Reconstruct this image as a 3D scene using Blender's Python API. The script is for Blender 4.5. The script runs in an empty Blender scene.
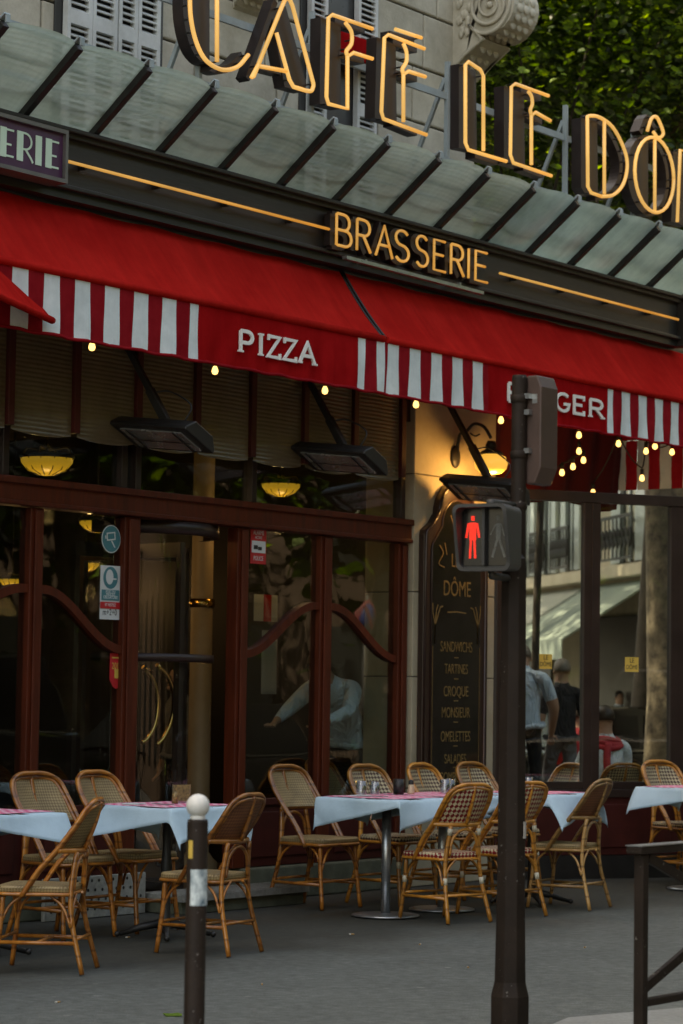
import bpy, bmesh, math, random
from mathutils import Vector, Matrix, Euler
R = math.radians
sc = bpy.context.scene
col = sc.collection

# ------------------------------------------------------------------ camera
# X runs along the café front, Y goes into the building, Z is up (metres)
FPX, BETA, PITCH, ROLL, EYE = 2527.8, .642694, .0723745, .0144109, 1.45
_f = Vector((math.cos(PITCH)*math.cos(BETA), math.cos(PITCH)*math.sin(BETA), math.sin(PITCH)))
_r0 = Vector((math.sin(BETA), -math.cos(BETA), 0)); _u0 = _r0.cross(_f)
_r = math.cos(ROLL)*_r0 + math.sin(ROLL)*_u0
_u = -math.sin(ROLL)*_r0 + math.cos(ROLL)*_u0
CAMP = Vector((0, 0, EYE))
cd = bpy.data.cameras.new('camera'); cam = bpy.data.objects.new('camera', cd); col.objects.link(cam)
cd.sensor_fit = 'VERTICAL'; cd.sensor_height = 36; cd.sensor_width = 24
cd.lens = FPX/1024*36; cd.clip_start = .1; cd.clip_end = 800
cam.matrix_world = Matrix(((_r.x, _u.x, -_f.x, 0), (_r.y, _u.y, -_f.y, 0), (_r.z, _u.z, -_f.z, EYE), (0, 0, 0, 1)))
cd.dof.use_dof = True; cd.dof.focus_distance = 14.0; cd.dof.aperture_fstop = 4.2
sc.camera = cam
sc.view_settings.view_transform = 'Standard'; sc.view_settings.look = 'None'
sc.view_settings.exposure = 1.95; sc.view_settings.gamma = 1
sc.view_settings.use_white_balance = True; sc.view_settings.white_balance_temperature = 8600; sc.view_settings.white_balance_tint = 10
# ------------------------------------------------------------------ light
SUN_EL, SUN_ROT = R(58), R(-38)
w = bpy.data.worlds.new('World'); sc.world = w; w.use_nodes = True
nt = w.node_tree; nt.nodes.clear()
sky = nt.nodes.new('ShaderNodeTexSky'); sky.sky_type = 'NISHITA'; sky.sun_disc = False
sky.sun_elevation = SUN_EL; sky.sun_rotation = SUN_ROT; sky.air_density = 1.3; sky.dust_density = 3.5; sky.ozone_density = .6
bg = nt.nodes.new('ShaderNodeBackground'); bg.inputs[1].default_value = .13
wo = nt.nodes.new('ShaderNodeOutputWorld')
nt.links.new(sky.outputs[0], bg.inputs[0]); nt.links.new(bg.outputs[0], wo.inputs[0])
sl = bpy.data.lights.new('sun', 'SUN'); sl.energy = 3.2; sl.angle = R(.6); sl.color = (1, .93, .82)
so = bpy.data.objects.new('sun', sl); col.objects.link(so)
sd = Vector((math.sin(SUN_ROT)*math.cos(SUN_EL), math.cos(SUN_ROT)*math.cos(SUN_EL), math.sin(SUN_EL)))
so.rotation_euler = sd.to_track_quat('Z', 'Y').to_euler(); so.location = (0, 0, 40)
cy = sc.cycles
cy.max_bounces = 10; cy.transparent_max_bounces = 24; cy.diffuse_bounces = 4; cy.glossy_bounces = 4
cy.caustics_reflective = False; cy.caustics_refractive = False; cy.sample_clamp_indirect = 4; cy.use_denoising = True

# ------------------------------------------------------------------ measuring helpers (photo point -> metres on a known plane)
def ray(px, py): return _f + _r*((px-341.5)/FPX) + _u*((512-py)/FPX)
def P(px, py, Y): d = ray(px, py); return CAMP + d*(Y/d.y)
def G(px, py, Z=0): d = ray(px, py); return CAMP + d*((Z-EYE)/d.z)
def PX(px, py, X): d = ray(px, py); return CAMP + d*(X/d.x)

# ------------------------------------------------------------------ mesh builder
class MB:
    def __init__(s): s.v = []; s.f = []; s.m = []; s.uv = []; s.sm = []
    def face(s, idx, mi=0, uv=None, smooth=False): s.f.append(tuple(idx)); s.m.append(mi); s.uv.append(uv); s.sm.append(smooth)
    def add(s, vs): b = len(s.v); s.v += [Vector(v) for v in vs]; return b
    def box(s, a, b, mi=0, rot=None, at=None):
        x0, y0, z0 = a; x1, y1, z1 = b
        vs = [Vector(p) for p in ((x0,y0,z0),(x1,y0,z0),(x1,y1,z0),(x0,y1,z0),(x0,y0,z1),(x1,y0,z1),(x1,y1,z1),(x0,y1,z1))]
        if rot is not None: vs = [rot @ v for v in vs]
        if at is not None: vs = [v + Vector(at) for v in vs]
        k = s.add(vs)
        for q in ((3,2,1,0),(4,5,6,7),(0,1,5,4),(1,2,6,5),(2,3,7,6),(3,0,4,7)): s.face([k+i for i in q], mi)
        return s
    def bar(s, p, q, wx, wz, mi=0, up=(0,0,1)):
        p, q = Vector(p), Vector(q); d = (q-p); L = d.length; d.normalize()
        sd_ = d.cross(Vector(up))
        if sd_.length < 1e-4: sd_ = d.cross(Vector((1,0,0)))
        sd_.normalize(); u = sd_.cross(d)
        m = Matrix((sd_, d, u)).transposed()
        return s.box((-wx/2, 0, -wz/2), (wx/2, L, wz/2), mi, m, p)
    def tube(s, pts, r, n=8, mi=0, cap=True, closed=False):
        pts = [Vector(p) for p in pts]; N = len(pts)
        rs = r if isinstance(r, (list, tuple)) else [r]*N
        def tan(i):
            if closed: return (pts[(i+1) % N]-pts[i-1]).normalized()
            a = pts[max(i-1, 0)]; b = pts[min(i+1, N-1)]; return (b-a).normalized()
        t0 = tan(0); nrm = t0.orthogonal().normalized(); rings = []
        for i in range(N):
            t = tan(i); nrm = (nrm - t*nrm.dot(t))
            if nrm.length < 1e-6: nrm = t.orthogonal()
            nrm.normalize(); b = t.cross(nrm)
            rings.append(s.add([pts[i] + (nrm*math.cos(2*math.pi*k/n)+b*math.sin(2*math.pi*k/n))*rs[i] for k in range(n)]))
        for i in range(N if closed else N-1):
            a, b2 = rings[i], rings[(i+1) % N]
            for k in range(n): s.face((a+k, a+(k+1) % n, b2+(k+1) % n, b2+k), mi, None, True)
        if cap and not closed:
            s.face([rings[0]+k for k in range(n)][::-1], mi); s.face([rings[-1]+k for k in range(n)], mi)
        return s
    def prism(s, poly, a, b, mi=0, plane='XZ', msi=None):
        # poly = 2D outline; extruded along the third axis from a to b
        def mk(p, c):
            return {'XZ': (p[0], c, p[1]), 'XY': (p[0], p[1], c), 'YZ': (c, p[0], p[1])}[plane]
        n = len(poly); k = s.add([mk(p, a) for p in poly] + [mk(p, b) for p in poly])
        s.face([k+i for i in range(n)], mi); s.face([k+n+i for i in range(n)][::-1], mi)
        for i in range(n): s.face((k+i, k+n+i, k+n+(i+1) % n, k+(i+1) % n), mi if msi is None else msi)
        return s
    def lathe(s, prof, c=(0,0,0), n=20, mi=0, a0=0, a1=2*math.pi, smooth=True):
        c = Vector(c); full = abs(a1-a0-2*math.pi) < 1e-6; m = n if full else n+1; rings = []
        for (r, z) in prof:
            rings.append(s.add([c + Vector((r*math.cos(a0+(a1-a0)*k/n), r*math.sin(a0+(a1-a0)*k/n), z)) for k in range(m)]))
        for i in range(len(rings)-1):
            for k in range(n):
                k2 = (k+1) % m if full else k+1
                s.face((rings[i]+k, rings[i]+k2, rings[i+1]+k2, rings[i+1]+k), mi, None, smooth)
        return s
    def sphere(s, c, r, n=12, mi=0, sq=(1,1,1)):
        c = Vector(c); k0 = None; rows = []; h = max(n//2, 4)
        for i in range(h+1):
            t = math.pi*i/h; rr = max(math.sin(t), .002)
            rows.append(s.add([c + Vector((r*sq[0]*rr*math.cos(2*math.pi*k/n), r*sq[1]*rr*math.sin(2*math.pi*k/n), r*sq[2]*math.cos(t))) for k in range(n)]))
        for i in range(h):
            for k in range(n): s.face((rows[i]+k, rows[i+1]+k, rows[i+1]+(k+1) % n, rows[i]+(k+1) % n), mi, None, True)
        return s
    def grid(s, fn, nu, nv, mi=0, uvs=(1,1), smooth=True, mfun=None):
        k = s.add([fn(i/nu, j/nv) for j in range(nv+1) for i in range(nu+1)])
        for j in range(nv):
            for i in range(nu):
                q = (k+j*(nu+1)+i, k+j*(nu+1)+i+1, k+(j+1)*(nu+1)+i+1, k+(j+1)*(nu+1)+i)
                u0, u1, v0, v1 = i/nu*uvs[0], (i+1)/nu*uvs[0], j/nv*uvs[1], (j+1)/nv*uvs[1]
                s.face(q, mfun(i, j) if mfun else mi, ((u0,v0),(u1,v0),(u1,v1),(u0,v1)), smooth)
        return s
    def ribbon(s, pts, wd, to3, mi=0, depth=None):
        # flat mitred stroke in a plane; to3(u,v,d) maps plane coordinates to space
        pts = [Vector((p[0], p[1])) for p in pts]; N = len(pts); L = []
        closed = (pts[0]-pts[-1]).length < 1e-6
        if closed: pts = pts[:-1]; N -= 1
        for i in range(N):
            if closed: a, b = pts[i-1], pts[(i+1) % N]
            else: a, b = pts[max(i-1,0)], pts[min(i+1,N-1)]
            d1 = (pts[i]-a) if (closed or i > 0) else (b-pts[i]); d2 = (b-pts[i]) if (closed or i < N-1) else d1
            d1 = d1.normalized(); d2 = d2.normalized()
            n1 = Vector((-d1.y, d1.x)); n2 = Vector((-d2.y, d2.x)); n = (n1+n2)
            if n.length < .3: n = n1
            n.normalize(); sc_ = min(1/max(n.dot(n1), .4), 1.8)
            L.append((pts[i]+n*wd/2*sc_, pts[i]-n*wd/2*sc_))
        M = N if closed else N-1
        d0, d1_ = (0, 0) if depth is None else (0, depth)
        k = s.add([to3(q.x, q.y, d0) for pr in L for q in pr])
        if depth is not None: k2 = s.add([to3(q.x, q.y, d1_) for pr in L for q in pr])
        for i in range(M):
            a, b = 2*i, 2*((i+1) % N)
            s.face((k+a, k+b, k+b+1, k+a+1), mi)
            if depth is not None:
                s.face((k2+a, k2+a+1, k2+b+1, k2+b), mi); s.face((k+a, k2+a, k2+b, k+b), mi); s.face((k+a+1, k+b+1, k2+b+1, k2+a+1), mi)
        if depth is not None and not closed:
            s.face((k, k+1, k2+1, k2), mi); e = 2*(N-1); s.face((k+e, k2+e, k2+e+1, k+e+1), mi)
        return s
    def build(s, name, mats, parent=None, bevel=0, recalc=False, loc=None):
        me = bpy.data.meshes.new(name); me.from_pydata([tuple(v) for v in s.v], [], s.f)
        if not isinstance(mats, (list, tuple)): mats = [mats]
        for m in mats: me.materials.append(m)
        me.polygons.foreach_set('material_index', s.m); me.polygons.foreach_set('use_smooth', s.sm)
        if any(u is not None for u in s.uv):
            ul = me.uv_layers.new(name='UVMap').data; i = 0
            for f, u in zip(s.f, s.uv):
                for q in range(len(f)):
                    ul[i].uv = u[q] if u else (0, 0); i += 1
        me.update()
        if recalc:
            bm = bmesh.new(); bm.from_mesh(me); bmesh.ops.recalc_face_normals(bm, faces=bm.faces); bm.to_mesh(me); bm.free()
        o = bpy.data.objects.new(name, me); col.objects.link(o)
        if parent is not None: o.parent = parent
        if loc is not None: o.location = loc
        if bevel:
            b = o.modifiers.new('bevel', 'BEVEL'); b.width = bevel; b.segments = 2; b.limit_method = 'ANGLE'; b.angle_limit = R(40)
        return o
def tag(o, label=None, cat=None, group=None, kind=None):
    if label: o['label'] = label
    if cat: o['category'] = cat
    if group: o['group'] = group
    if kind: o['kind'] = kind
    return o
def empty(name, loc, label, cat, group=None, rz=0):
    o = bpy.data.objects.new(name, None); col.objects.link(o); o.location = loc; o.rotation_euler = (0, 0, rz)
    o.empty_display_size = .1
    return tag(o, label, cat, group)
_kids = {}
def copy_tree(o, loc, rz, label=None, group=None, scale=None):
    def cp(a, par):
        c = a.copy(); col.objects.link(c); c.parent = par
        for ch in [x for x in bpy.data.objects if x.parent == a]: cp(ch, c)
        return c
    kids = [x for x in bpy.data.objects if x.parent == o]
    c = o.copy(); col.objects.link(c); c.location = loc; c.rotation_euler = (0, 0, rz)
    if scale: c.scale = scale
    if label: c['label'] = label
    if group: c['group'] = group
    for k in kids: cp(k, c)
    return c
def cr(pts, n=6, closed=False):
    # Catmull-Rom smoothing
    pts = [Vector(p) for p in pts]; N = len(pts); out = []
    rng = range(N) if closed else range(N-1)
    for i in rng:
        p0 = pts[i-1] if (closed or i > 0) else pts[i]*2-pts[i+1]
        p1, p2 = pts[i], pts[(i+1) % N]
        p3 = pts[(i+2) % N] if (closed or i+2 < N) else p2*2-p1
        for k in range(n):
            t = k/n
            out.append(.5*((2*p1)+(p2-p0)*t+(2*p0-5*p1+4*p2-p3)*t*t+(3*p1-p0-3*p2+p3)*t**3))
    if not closed: out.append(pts[-1])
    return out
def inv(parent):   # world point -> parent's local frame (no scale)
    m = (Matrix.Translation(parent.location) @ parent.rotation_euler.to_matrix().to_4x4()).inverted()
    return lambda p: m @ Vector(p)

# ------------------------------------------------------------------ materials
def nodes(name):
    m = bpy.data.materials.new(name); m.use_nodes = True; t = m.node_tree
    return m, t, t.nodes['Principled BSDF'], t.nodes['Material Output']
def N(t, ty, **k):
    n = t.nodes.new(ty)
    for a, b in k.items():
        if a.startswith('i_'): n.inputs[a[2:].replace('_', ' ')].default_value = b
        else: setattr(n, a, b)
    return n
def coords(t, scale=(1,1,1), kind='Object'):
    tc = N(t, 'ShaderNodeTexCoord'); mp = N(t, 'ShaderNodeMapping'); mp.inputs['Scale'].default_value = scale
    t.links.new(tc.outputs[kind], mp.inputs['Vector']); return mp.outputs['Vector']
def c4(c): return (c[0], c[1], c[2], 1)
def mat(name, c, rough=.5, metal=0, var=.15, nscale=6, bump=0, bscale=40, dirt=0, stretch=(1,1,1), c2=None, spec=.5, coat=0, chips=0):
    m, t, b, o = nodes(name)
    b.inputs['Roughness'].default_value = rough; b.inputs['Metallic'].default_value = metal
    b.inputs['Specular IOR Level'].default_value = spec
    if coat: b.inputs['Coat Weight'].default_value = coat; b.inputs['Coat Roughness'].default_value = .15
    v = coords(t, stretch)
    n = N(t, 'ShaderNodeTexNoise'); n.inputs['Scale'].default_value = nscale; n.inputs['Detail'].default_value = 6; n.inputs['Roughness'].default_value = .65
    t.links.new(v, n.inputs['Vector'])
    r = N(t, 'ShaderNodeValToRGB'); r.color_ramp.elements[0].position = .3; r.color_ramp.elements[1].position = .7
    lo = [x*(1-var) for x in c]; hi = [min(x*(1+var), 1) for x in (c2 or c)]
    r.color_ramp.elements[0].color = c4(lo); r.color_ramp.elements[1].color = c4(hi)
    t.links.new(n.outputs['Fac'], r.inputs[0]); out = r.outputs[0]
    if dirt:
        n2 = N(t, 'ShaderNodeTexNoise'); n2.inputs['Scale'].default_value = 1.7; n2.inputs['Detail'].default_value = 8; n2.inputs['Roughness'].default_value = .75
        t.links.new(v, n2.inputs['Vector'])
        r2 = N(t, 'ShaderNodeValToRGB'); r2.color_ramp.elements[0].position = .42; r2.color_ramp.elements[1].position = .68
        r2.color_ramp.elements[0].color = (1,1,1,1); r2.color_ramp.elements[1].color = (1-dirt, 1-dirt*1.05, 1-dirt*1.15, 1)
        mx = N(t, 'ShaderNodeMix', data_type='RGBA', blend_type='MULTIPLY'); mx.inputs[0].default_value = 1
        t.links.new(n2.outputs['Fac'], r2.inputs[0]); t.links.new(out, mx.inputs[6]); t.links.new(r2.outputs[0], mx.inputs[7]); out = mx.outputs[2]
    if chips:
        n5 = N(t, 'ShaderNodeTexNoise'); n5.inputs['Scale'].default_value = 55; n5.inputs['Detail'].default_value = 4; t.links.new(v, n5.inputs['Vector'])
        n7 = N(t, 'ShaderNodeTexNoise'); n7.inputs['Scale'].default_value = 7; t.links.new(v, n7.inputs['Vector'])
        ad = N(t, 'ShaderNodeMath', operation='MULTIPLY_ADD'); ad.inputs[1].default_value = .5; t.links.new(n7.outputs[0], ad.inputs[0]); t.links.new(n5.outputs[0], ad.inputs[2])
        r5 = N(t, 'ShaderNodeValToRGB'); r5.color_ramp.elements[0].position = .955; r5.color_ramp.elements[1].position = 1.0; t.links.new(ad.outputs[0], r5.inputs[0])
        mxc = N(t, 'ShaderNodeMix', data_type='RGBA'); mxc.inputs[7].default_value = (.22,.21,.19,1); m8 = N(t, 'ShaderNodeMath', operation='MULTIPLY'); m8.inputs[1].default_value = chips
        t.links.new(r5.outputs[0], m8.inputs[0]); t.links.new(m8.outputs[0], mxc.inputs[0]); t.links.new(out, mxc.inputs[6]); out = mxc.outputs[2]
    t.links.new(out, b.inputs['Base Color'])
    mr = N(t, 'ShaderNodeMapRange'); mr.inputs['To Min'].default_value = max(rough-.12, .02); mr.inputs['To Max'].default_value = min(rough+.12, 1)
    t.links.new(n.outputs['Fac'], mr.inputs['Value']); t.links.new(mr.outputs[0], b.inputs['Roughness'])
    if bump:
        nb = N(t, 'ShaderNodeTexNoise'); nb.inputs['Scale'].default_value = bscale; nb.inputs['Detail'].default_value = 4
        t.links.new(v, nb.inputs['Vector'])
        bp = N(t, 'ShaderNodeBump'); bp.inputs['Strength'].default_value = bump; bp.inputs['Distance'].default_value = .01
        t.links.new(nb.outputs['Fac'], bp.inputs['Height']); t.links.new(bp.outputs[0], b.inputs['Normal'])
    return m
def tubeglow(name, c, ce, s):
    # a lit gas tube: bright core, deeper colour where the glass wall is seen edge-on
    m, t, b, o = nodes(name); b.inputs['Base Color'].default_value = (.4,.25,.08,1); b.inputs['Roughness'].default_value = .25
    lw = N(t, 'ShaderNodeLayerWeight'); lw.inputs[0].default_value = .35
    n = N(t, 'ShaderNodeTexNoise'); n.inputs['Scale'].default_value = 2.2; n.inputs['Detail'].default_value = 3; t.links.new(coords(t), n.inputs['Vector'])
    mx = N(t, 'ShaderNodeMix', data_type='RGBA'); mx.inputs[6].default_value = c4(c); mx.inputs[7].default_value = c4(ce); t.links.new(lw.outputs['Facing'], mx.inputs[0])
    mr = N(t, 'ShaderNodeMapRange'); mr.inputs['From Min'].default_value = .3; mr.inputs['From Max'].default_value = .7; mr.inputs['To Min'].default_value = s*.75; mr.inputs['To Max'].default_value = s*1.2; t.links.new(n.outputs[0], mr.inputs[0])
    t.links.new(mx.outputs[2], b.inputs['Emission Color']); t.links.new(mr.outputs[0], b.inputs['Emission Strength']); return m
def emit(name, c, s, base=(.2,.2,.2)):
    m, t, b, o = nodes(name)
    b.inputs['Base Color'].default_value = c4(base); b.inputs['Emission Color'].default_value = c4(c); b.inputs['Emission Strength'].default_value = s
    b.inputs['Roughness'].default_value = .3
    return m
def glass(name, tint=(.92,.95,.93), f0=.05, rough=.0, wob=.0, boost=1.0):
    m, t, b, o = nodes(name); t.nodes.remove(b)
    tr = N(t, 'ShaderNodeBsdfTransparent'); tr.inputs[0].default_value = c4(tint)
    gl = N(t, 'ShaderNodeBsdfGlossy'); gl.inputs['Roughness'].default_value = rough; gl.inputs[0].default_value = (.95,.97,.96,1)
    lw = N(t, 'ShaderNodeLayerWeight'); lw.inputs[0].default_value = .5     # Schlick reflectance, the same from both sides of the pane
    pw = N(t, 'ShaderNodeMath', operation='POWER'); pw.inputs[1].default_value = 5; t.links.new(lw.outputs['Facing'], pw.inputs[0])
    fr = N(t, 'ShaderNodeMath', operation='MULTIPLY_ADD'); fr.inputs[1].default_value = .96; fr.inputs[2].default_value = .04; t.links.new(pw.outputs[0], fr.inputs[0])
    mu = N(t, 'ShaderNodeMath', operation='MULTIPLY'); mu.inputs[1].default_value = boost; mu.use_clamp = True
    mx = N(t, 'ShaderNodeMixShader')
    t.links.new(fr.outputs[0], mu.inputs[0]); t.links.new(mu.outputs[0], mx.inputs[0]); t.links.new(tr.outputs[0], mx.inputs[1]); t.links.new(gl.outputs[0], mx.inputs[2]); t.links.new(mx.outputs[0], o.inputs[0])
    if wob:
        n = N(t, 'ShaderNodeTexNoise'); n.inputs['Scale'].default_value = 1.3; t.links.new(coords(t), n.inputs['Vector'])
        bp = N(t, 'ShaderNodeBump'); bp.inputs['Strength'].default_value = wob; bp.inputs['Distance'].default_value = .02
        t.links.new(n.outputs['Fac'], bp.inputs['Height']); t.links.new(bp.outputs[0], gl.inputs['Normal']); 
    return m
def translucent(name, c, c2=None, mixf=.5, rough=.6, nscale=3, ribs=None, gloss=0.0, dirt=.2, see=0.0, ribamt=.35, streak=0):
    # cloth or frosted pane: diffuse + translucent (+ gloss), optional ribs in object space
    m, t, b, o = nodes(name); t.nodes.remove(b)
    v = coords(t)
    n = N(t, 'ShaderNodeTexNoise'); n.inputs['Scale'].default_value = nscale; n.inputs['Detail'].default_value = 7; n.inputs['Roughness'].default_value = .7; t.links.new(v, n.inputs['Vector'])
    r = N(t, 'ShaderNodeValToRGB'); r.color_ramp.elements[0].position = .3; r.color_ramp.elements[1].position = .72
    r.color_ramp.elements[0].color = c4([x*(1-dirt) for x in c]); r.color_ramp.elements[1].color = c4(c2 or c)
    t.links.new(n.outputs['Fac'], r.inputs[0])
    d = N(t, 'ShaderNodeBsdfDiffuse'); tl = N(t, 'ShaderNodeBsdfTranslucent')
    co = r.outputs[0]
    if streak:      # rain streaks running down and a little grime
        ns = N(t, 'ShaderNodeTexNoise'); ns.inputs['Scale'].default_value = 1; ns.inputs['Detail'].default_value = 6; ns.inputs['Roughness'].default_value = .7; t.links.new(coords(t, (9, 1.2, .9)), ns.inputs['Vector'])
        rs = N(t, 'ShaderNodeMapRange'); rs.inputs['From Min'].default_value = .32; rs.inputs['From Max'].default_value = .66; rs.inputs['To Min'].default_value = 1-streak; rs.inputs['To Max'].default_value = 1.0; t.links.new(ns.outputs[0], rs.inputs[0])
        ms = N(t, 'ShaderNodeMix', data_type='RGBA', blend_type='MULTIPLY'); ms.inputs[0].default_value = 1; t.links.new(co, ms.inputs[6]); t.links.new(rs.outputs[0], ms.inputs[7]); co = ms.outputs[2]
    t.links.new(co, d.inputs[0]); t.links.new(co, tl.inputs[0])
    mx = N(t, 'ShaderNodeMixShader'); mx.inputs[0].default_value = mixf
    t.links.new(d.outputs[0], mx.inputs[1]); t.links.new(tl.outputs[0], mx.inputs[2]); out = mx.outputs[0]
    if see:
        ts = N(t, 'ShaderNodeBsdfTransparent'); m3 = N(t, 'ShaderNodeMixShader'); m3.inputs[0].default_value = see
        t.links.new(out, m3.inputs[1]); t.links.new(ts.outputs[0], m3.inputs[2]); out = m3.outputs[0]
    bp = N(t, 'ShaderNodeBump'); bp.inputs['Strength'].default_value = .25; bp.inputs['Distance'].default_value = .004
    n3 = N(t, 'ShaderNodeTexNoise'); n3.inputs['Scale'].default_value = 90; t.links.new(v, n3.inputs['Vector'])
    t.links.new(n3.outputs['Fac'], bp.inputs['Height'])
    if ribs:
        h = None
        for ax, scl in ribs:
            wv = N(t, 'ShaderNodeTexWave', wave_type='BANDS', bands_direction=ax, wave_profile='SIN'); wv.inputs['Scale'].default_value = scl
            wv.inputs['Distortion'].default_value = .6; wv.inputs['Detail'].default_value = 1
            t.links.new(v, wv.inputs['Vector'])
            if h is None: h = wv.outputs['Fac']
            else:
                ad = N(t, 'ShaderNodeMath', operation='ADD'); t.links.new(h, ad.inputs[0]); t.links.new(wv.outputs['Fac'], ad.inputs[1]); h = ad.outputs[0]
        bp2 = N(t, 'ShaderNodeBump'); bp2.inputs['Strength'].default_value = ribamt; bp2.inputs['Distance'].default_value = .012
        t.links.new(h, bp2.inputs['Height']); t.links.new(bp.outputs[0], bp2.inputs['Normal']); bp = bp2
    t.links.new(bp.outputs[0], d.inputs['Normal']); t.links.new(bp.outputs[0], tl.inputs['Normal'])
    if gloss:
        gl = N(t, 'ShaderNodeBsdfGlossy'); gl.inputs['Roughness'].default_value = rough; gl.inputs[0].default_value = (.9,.95,.95,1)
        lw = N(t, 'ShaderNodeLayerWeight'); lw.inputs[0].default_value = gloss
        m2 = N(t, 'ShaderNodeMixShader'); t.links.new(lw.outputs['Fresnel'], m2.inputs[0]); t.links.new(out, m2.inputs[1]); t.links.new(gl.outputs[0], m2.inputs[2]); out = m2.outputs[0]
        t.links.new(bp.outputs[0], gl.inputs['Normal'])
    t.links.new(out, o.inputs[0]); return m
def weave(name, ca, cb, su, sv, rough=.5, holes=False, chev=False):
    # woven cane: two-colour interlaced strands from UV, with raised strands
    m, t, b, o = nodes(name); b.inputs['Roughness'].default_value = rough
    uv = coords(t, (su, sv, 1), 'UV')
    if chev:
        rot = N(t, 'ShaderNodeMapping'); rot.inputs['Rotation'].default_value = (0, 0, R(45)); t.links.new(uv, rot.inputs['Vector']); uvv = rot.outputs[0]
    else: uvv = uv
    ck = N(t, 'ShaderNodeTexChecker'); ck.inputs['Scale'].default_value = 1; ck.inputs[1].default_value = c4(ca); ck.inputs[2].default_value = c4(cb)
    t.links.new(uvv, ck.inputs['Vector'])
    n = N(t, 'ShaderNodeTexNoise'); n.inputs['Scale'].default_value = 9; n.inputs['Detail'].default_value = 5; t.links.new(coords(t), n.inputs['Vector'])
    r = N(t, 'ShaderNodeMapRange'); r.inputs['From Min'].default_value = .3; r.inputs['From Max'].default_value = .7; r.inputs['To Min'].default_value = .72; r.inputs['To Max'].default_value = 1.12
    t.links.new(n.outputs['Fac'], r.inputs[0])
    mx = N(t, 'ShaderNodeMix', data_type='RGBA', blend_type='MULTIPLY'); mx.inputs[0].default_value = 1
    t.links.new(ck.outputs[0], mx.inputs[6]); t.links.new(r.outputs[0], mx.inputs[7]); t.links.new(mx.outputs[2], b.inputs['Base Color'])
    wv = N(t, 'ShaderNodeTexWave', wave_type='BANDS', bands_direction='DIAGONAL'); wv.inputs['Scale'].default_value = .8; t.links.new(uvv, wv.inputs['Vector'])
    ad = N(t, 'ShaderNodeMath', operation='ADD'); t.links.new(wv.outputs['Fac'], ad.inputs[0]); t.links.new(ck.outputs['Fac'], ad.inputs[1])
    bp = N(t, 'ShaderNodeBump'); bp.inputs['Strength'].default_value = .5; bp.inputs['Distance'].default_value = .004
    t.links.new(ad.outputs[0], bp.inputs['Height']); t.links.new(bp.outputs[0], b.inputs['Normal'])
    return m
def bamboo(name, c, c2):
    m, t, b, o = nodes(name); b.inputs['Roughness'].default_value = .32
    b.inputs['Coat Weight'].default_value = .35; b.inputs['Coat Roughness'].default_value = .2
    v = coords(t)
    n = N(t, 'ShaderNodeTexNoise'); n.inputs['Scale'].default_value = 14; n.inputs['Detail'].default_value = 6; t.links.new(v, n.inputs['Vector'])
    oi = N(t, 'ShaderNodeObjectInfo')
    r = N(t, 'ShaderNodeValToRGB'); r.color_ramp.elements[0].position = .32; r.color_ramp.elements[1].position = .68
    r.color_ramp.elements[0].color = c4(c); r.color_ramp.elements[1].color = c4(c2); t.links.new(n.outputs['Fac'], r.inputs[0])
    wv = N(t, 'ShaderNodeTexWave', wave_type='BANDS', bands_direction='Z'); wv.inputs['Scale'].default_value = 3.1; wv.inputs['Distortion'].default_value = 1.5; t.links.new(v, wv.inputs['Vector'])
    r2 = N(t, 'ShaderNodeValToRGB'); r2.color_ramp.elements[0].position = .0; r2.color_ramp.elements[1].position = .09
    r2.color_ramp.elements[0].color = (.35,.28,.22,1); r2.color_ramp.elements[1].color = (1,1,1,1); t.links.new(wv.outputs['Fac'], r2.inputs[0])
    mx = N(t, 'ShaderNodeMix', data_type='RGBA', blend_type='MULTIPLY'); mx.inputs[0].default_value = .8
    t.links.new(r.outputs[0], mx.inputs[6]); t.links.new(r2.outputs[0], mx.inputs[7])
    hs = N(t, 'ShaderNodeHueSaturation'); rv_ = N(t, 'ShaderNodeMapRange'); rv_.inputs['To Min'].default_value = .62; rv_.inputs['To Max'].default_value = 1.22      # every cane aged differently
    t.links.new(oi.outputs['Random'], rv_.inputs[0]); t.links.new(rv_.outputs[0], hs.inputs['Value']); t.links.new(mx.outputs[2], hs.inputs['Color']); t.links.new(hs.outputs[0], b.inputs['Base Color'])
    return m
M = {}
M['wood'] = mat('red brown varnished wood', (.095,.016,.005), .5, spec=.25, var=.3, nscale=4, stretch=(6,6,.6), bump=.12, bscale=30, dirt=.3)
M['wood_dark'] = mat('dark brown paint', (.022,.010,.007), .45, var=.3, nscale=5, dirt=.3)
M['base_red'] = mat('dark red panel', (.06,.009,.006), .55, spec=.25, var=.3, nscale=3, dirt=.35, bump=.08)
M['plinth'] = mat('green grey stone plinth', (.10,.11,.075), .8, var=.25, nscale=8, bump=.3, dirt=.4)
M['stone'] = mat('pale facade stone', (.52,.48,.38), .85, var=.12, nscale=3, bump=.25, bscale=60, dirt=.35)
M['stone_cream'] = mat('cream pier stone', (.42,.36,.25), .7, var=.08, nscale=3, bump=.1, bscale=50, dirt=.2)
M['joint'] = mat('dark mortar', (.10,.09,.07), .9, var=.2)
M['shutter'] = mat('white painted shutter', (.62,.64,.62), .5, var=.08, dirt=.25)
M['recess'] = mat('dark window recess', (.03,.03,.03), .3, var=.1)
M['black'] = mat('black painted metal', (.012,.011,.010), .45, var=.4, nscale=8, dirt=.2)
M['fascia'] = mat('weathered black fascia', (.024,.020,.017), .5, var=.45, nscale=2.2, stretch=(.5,2,3), bump=.15, bscale=18, dirt=.35)
M['letter'] = mat('dark channel letter', (.020,.012,.011), .45, var=.4, nscale=7, dirt=.3)
M['strut'] = mat('blue grey painted steel', (.33,.40,.42), .5, var=.1, dirt=.3)
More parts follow.
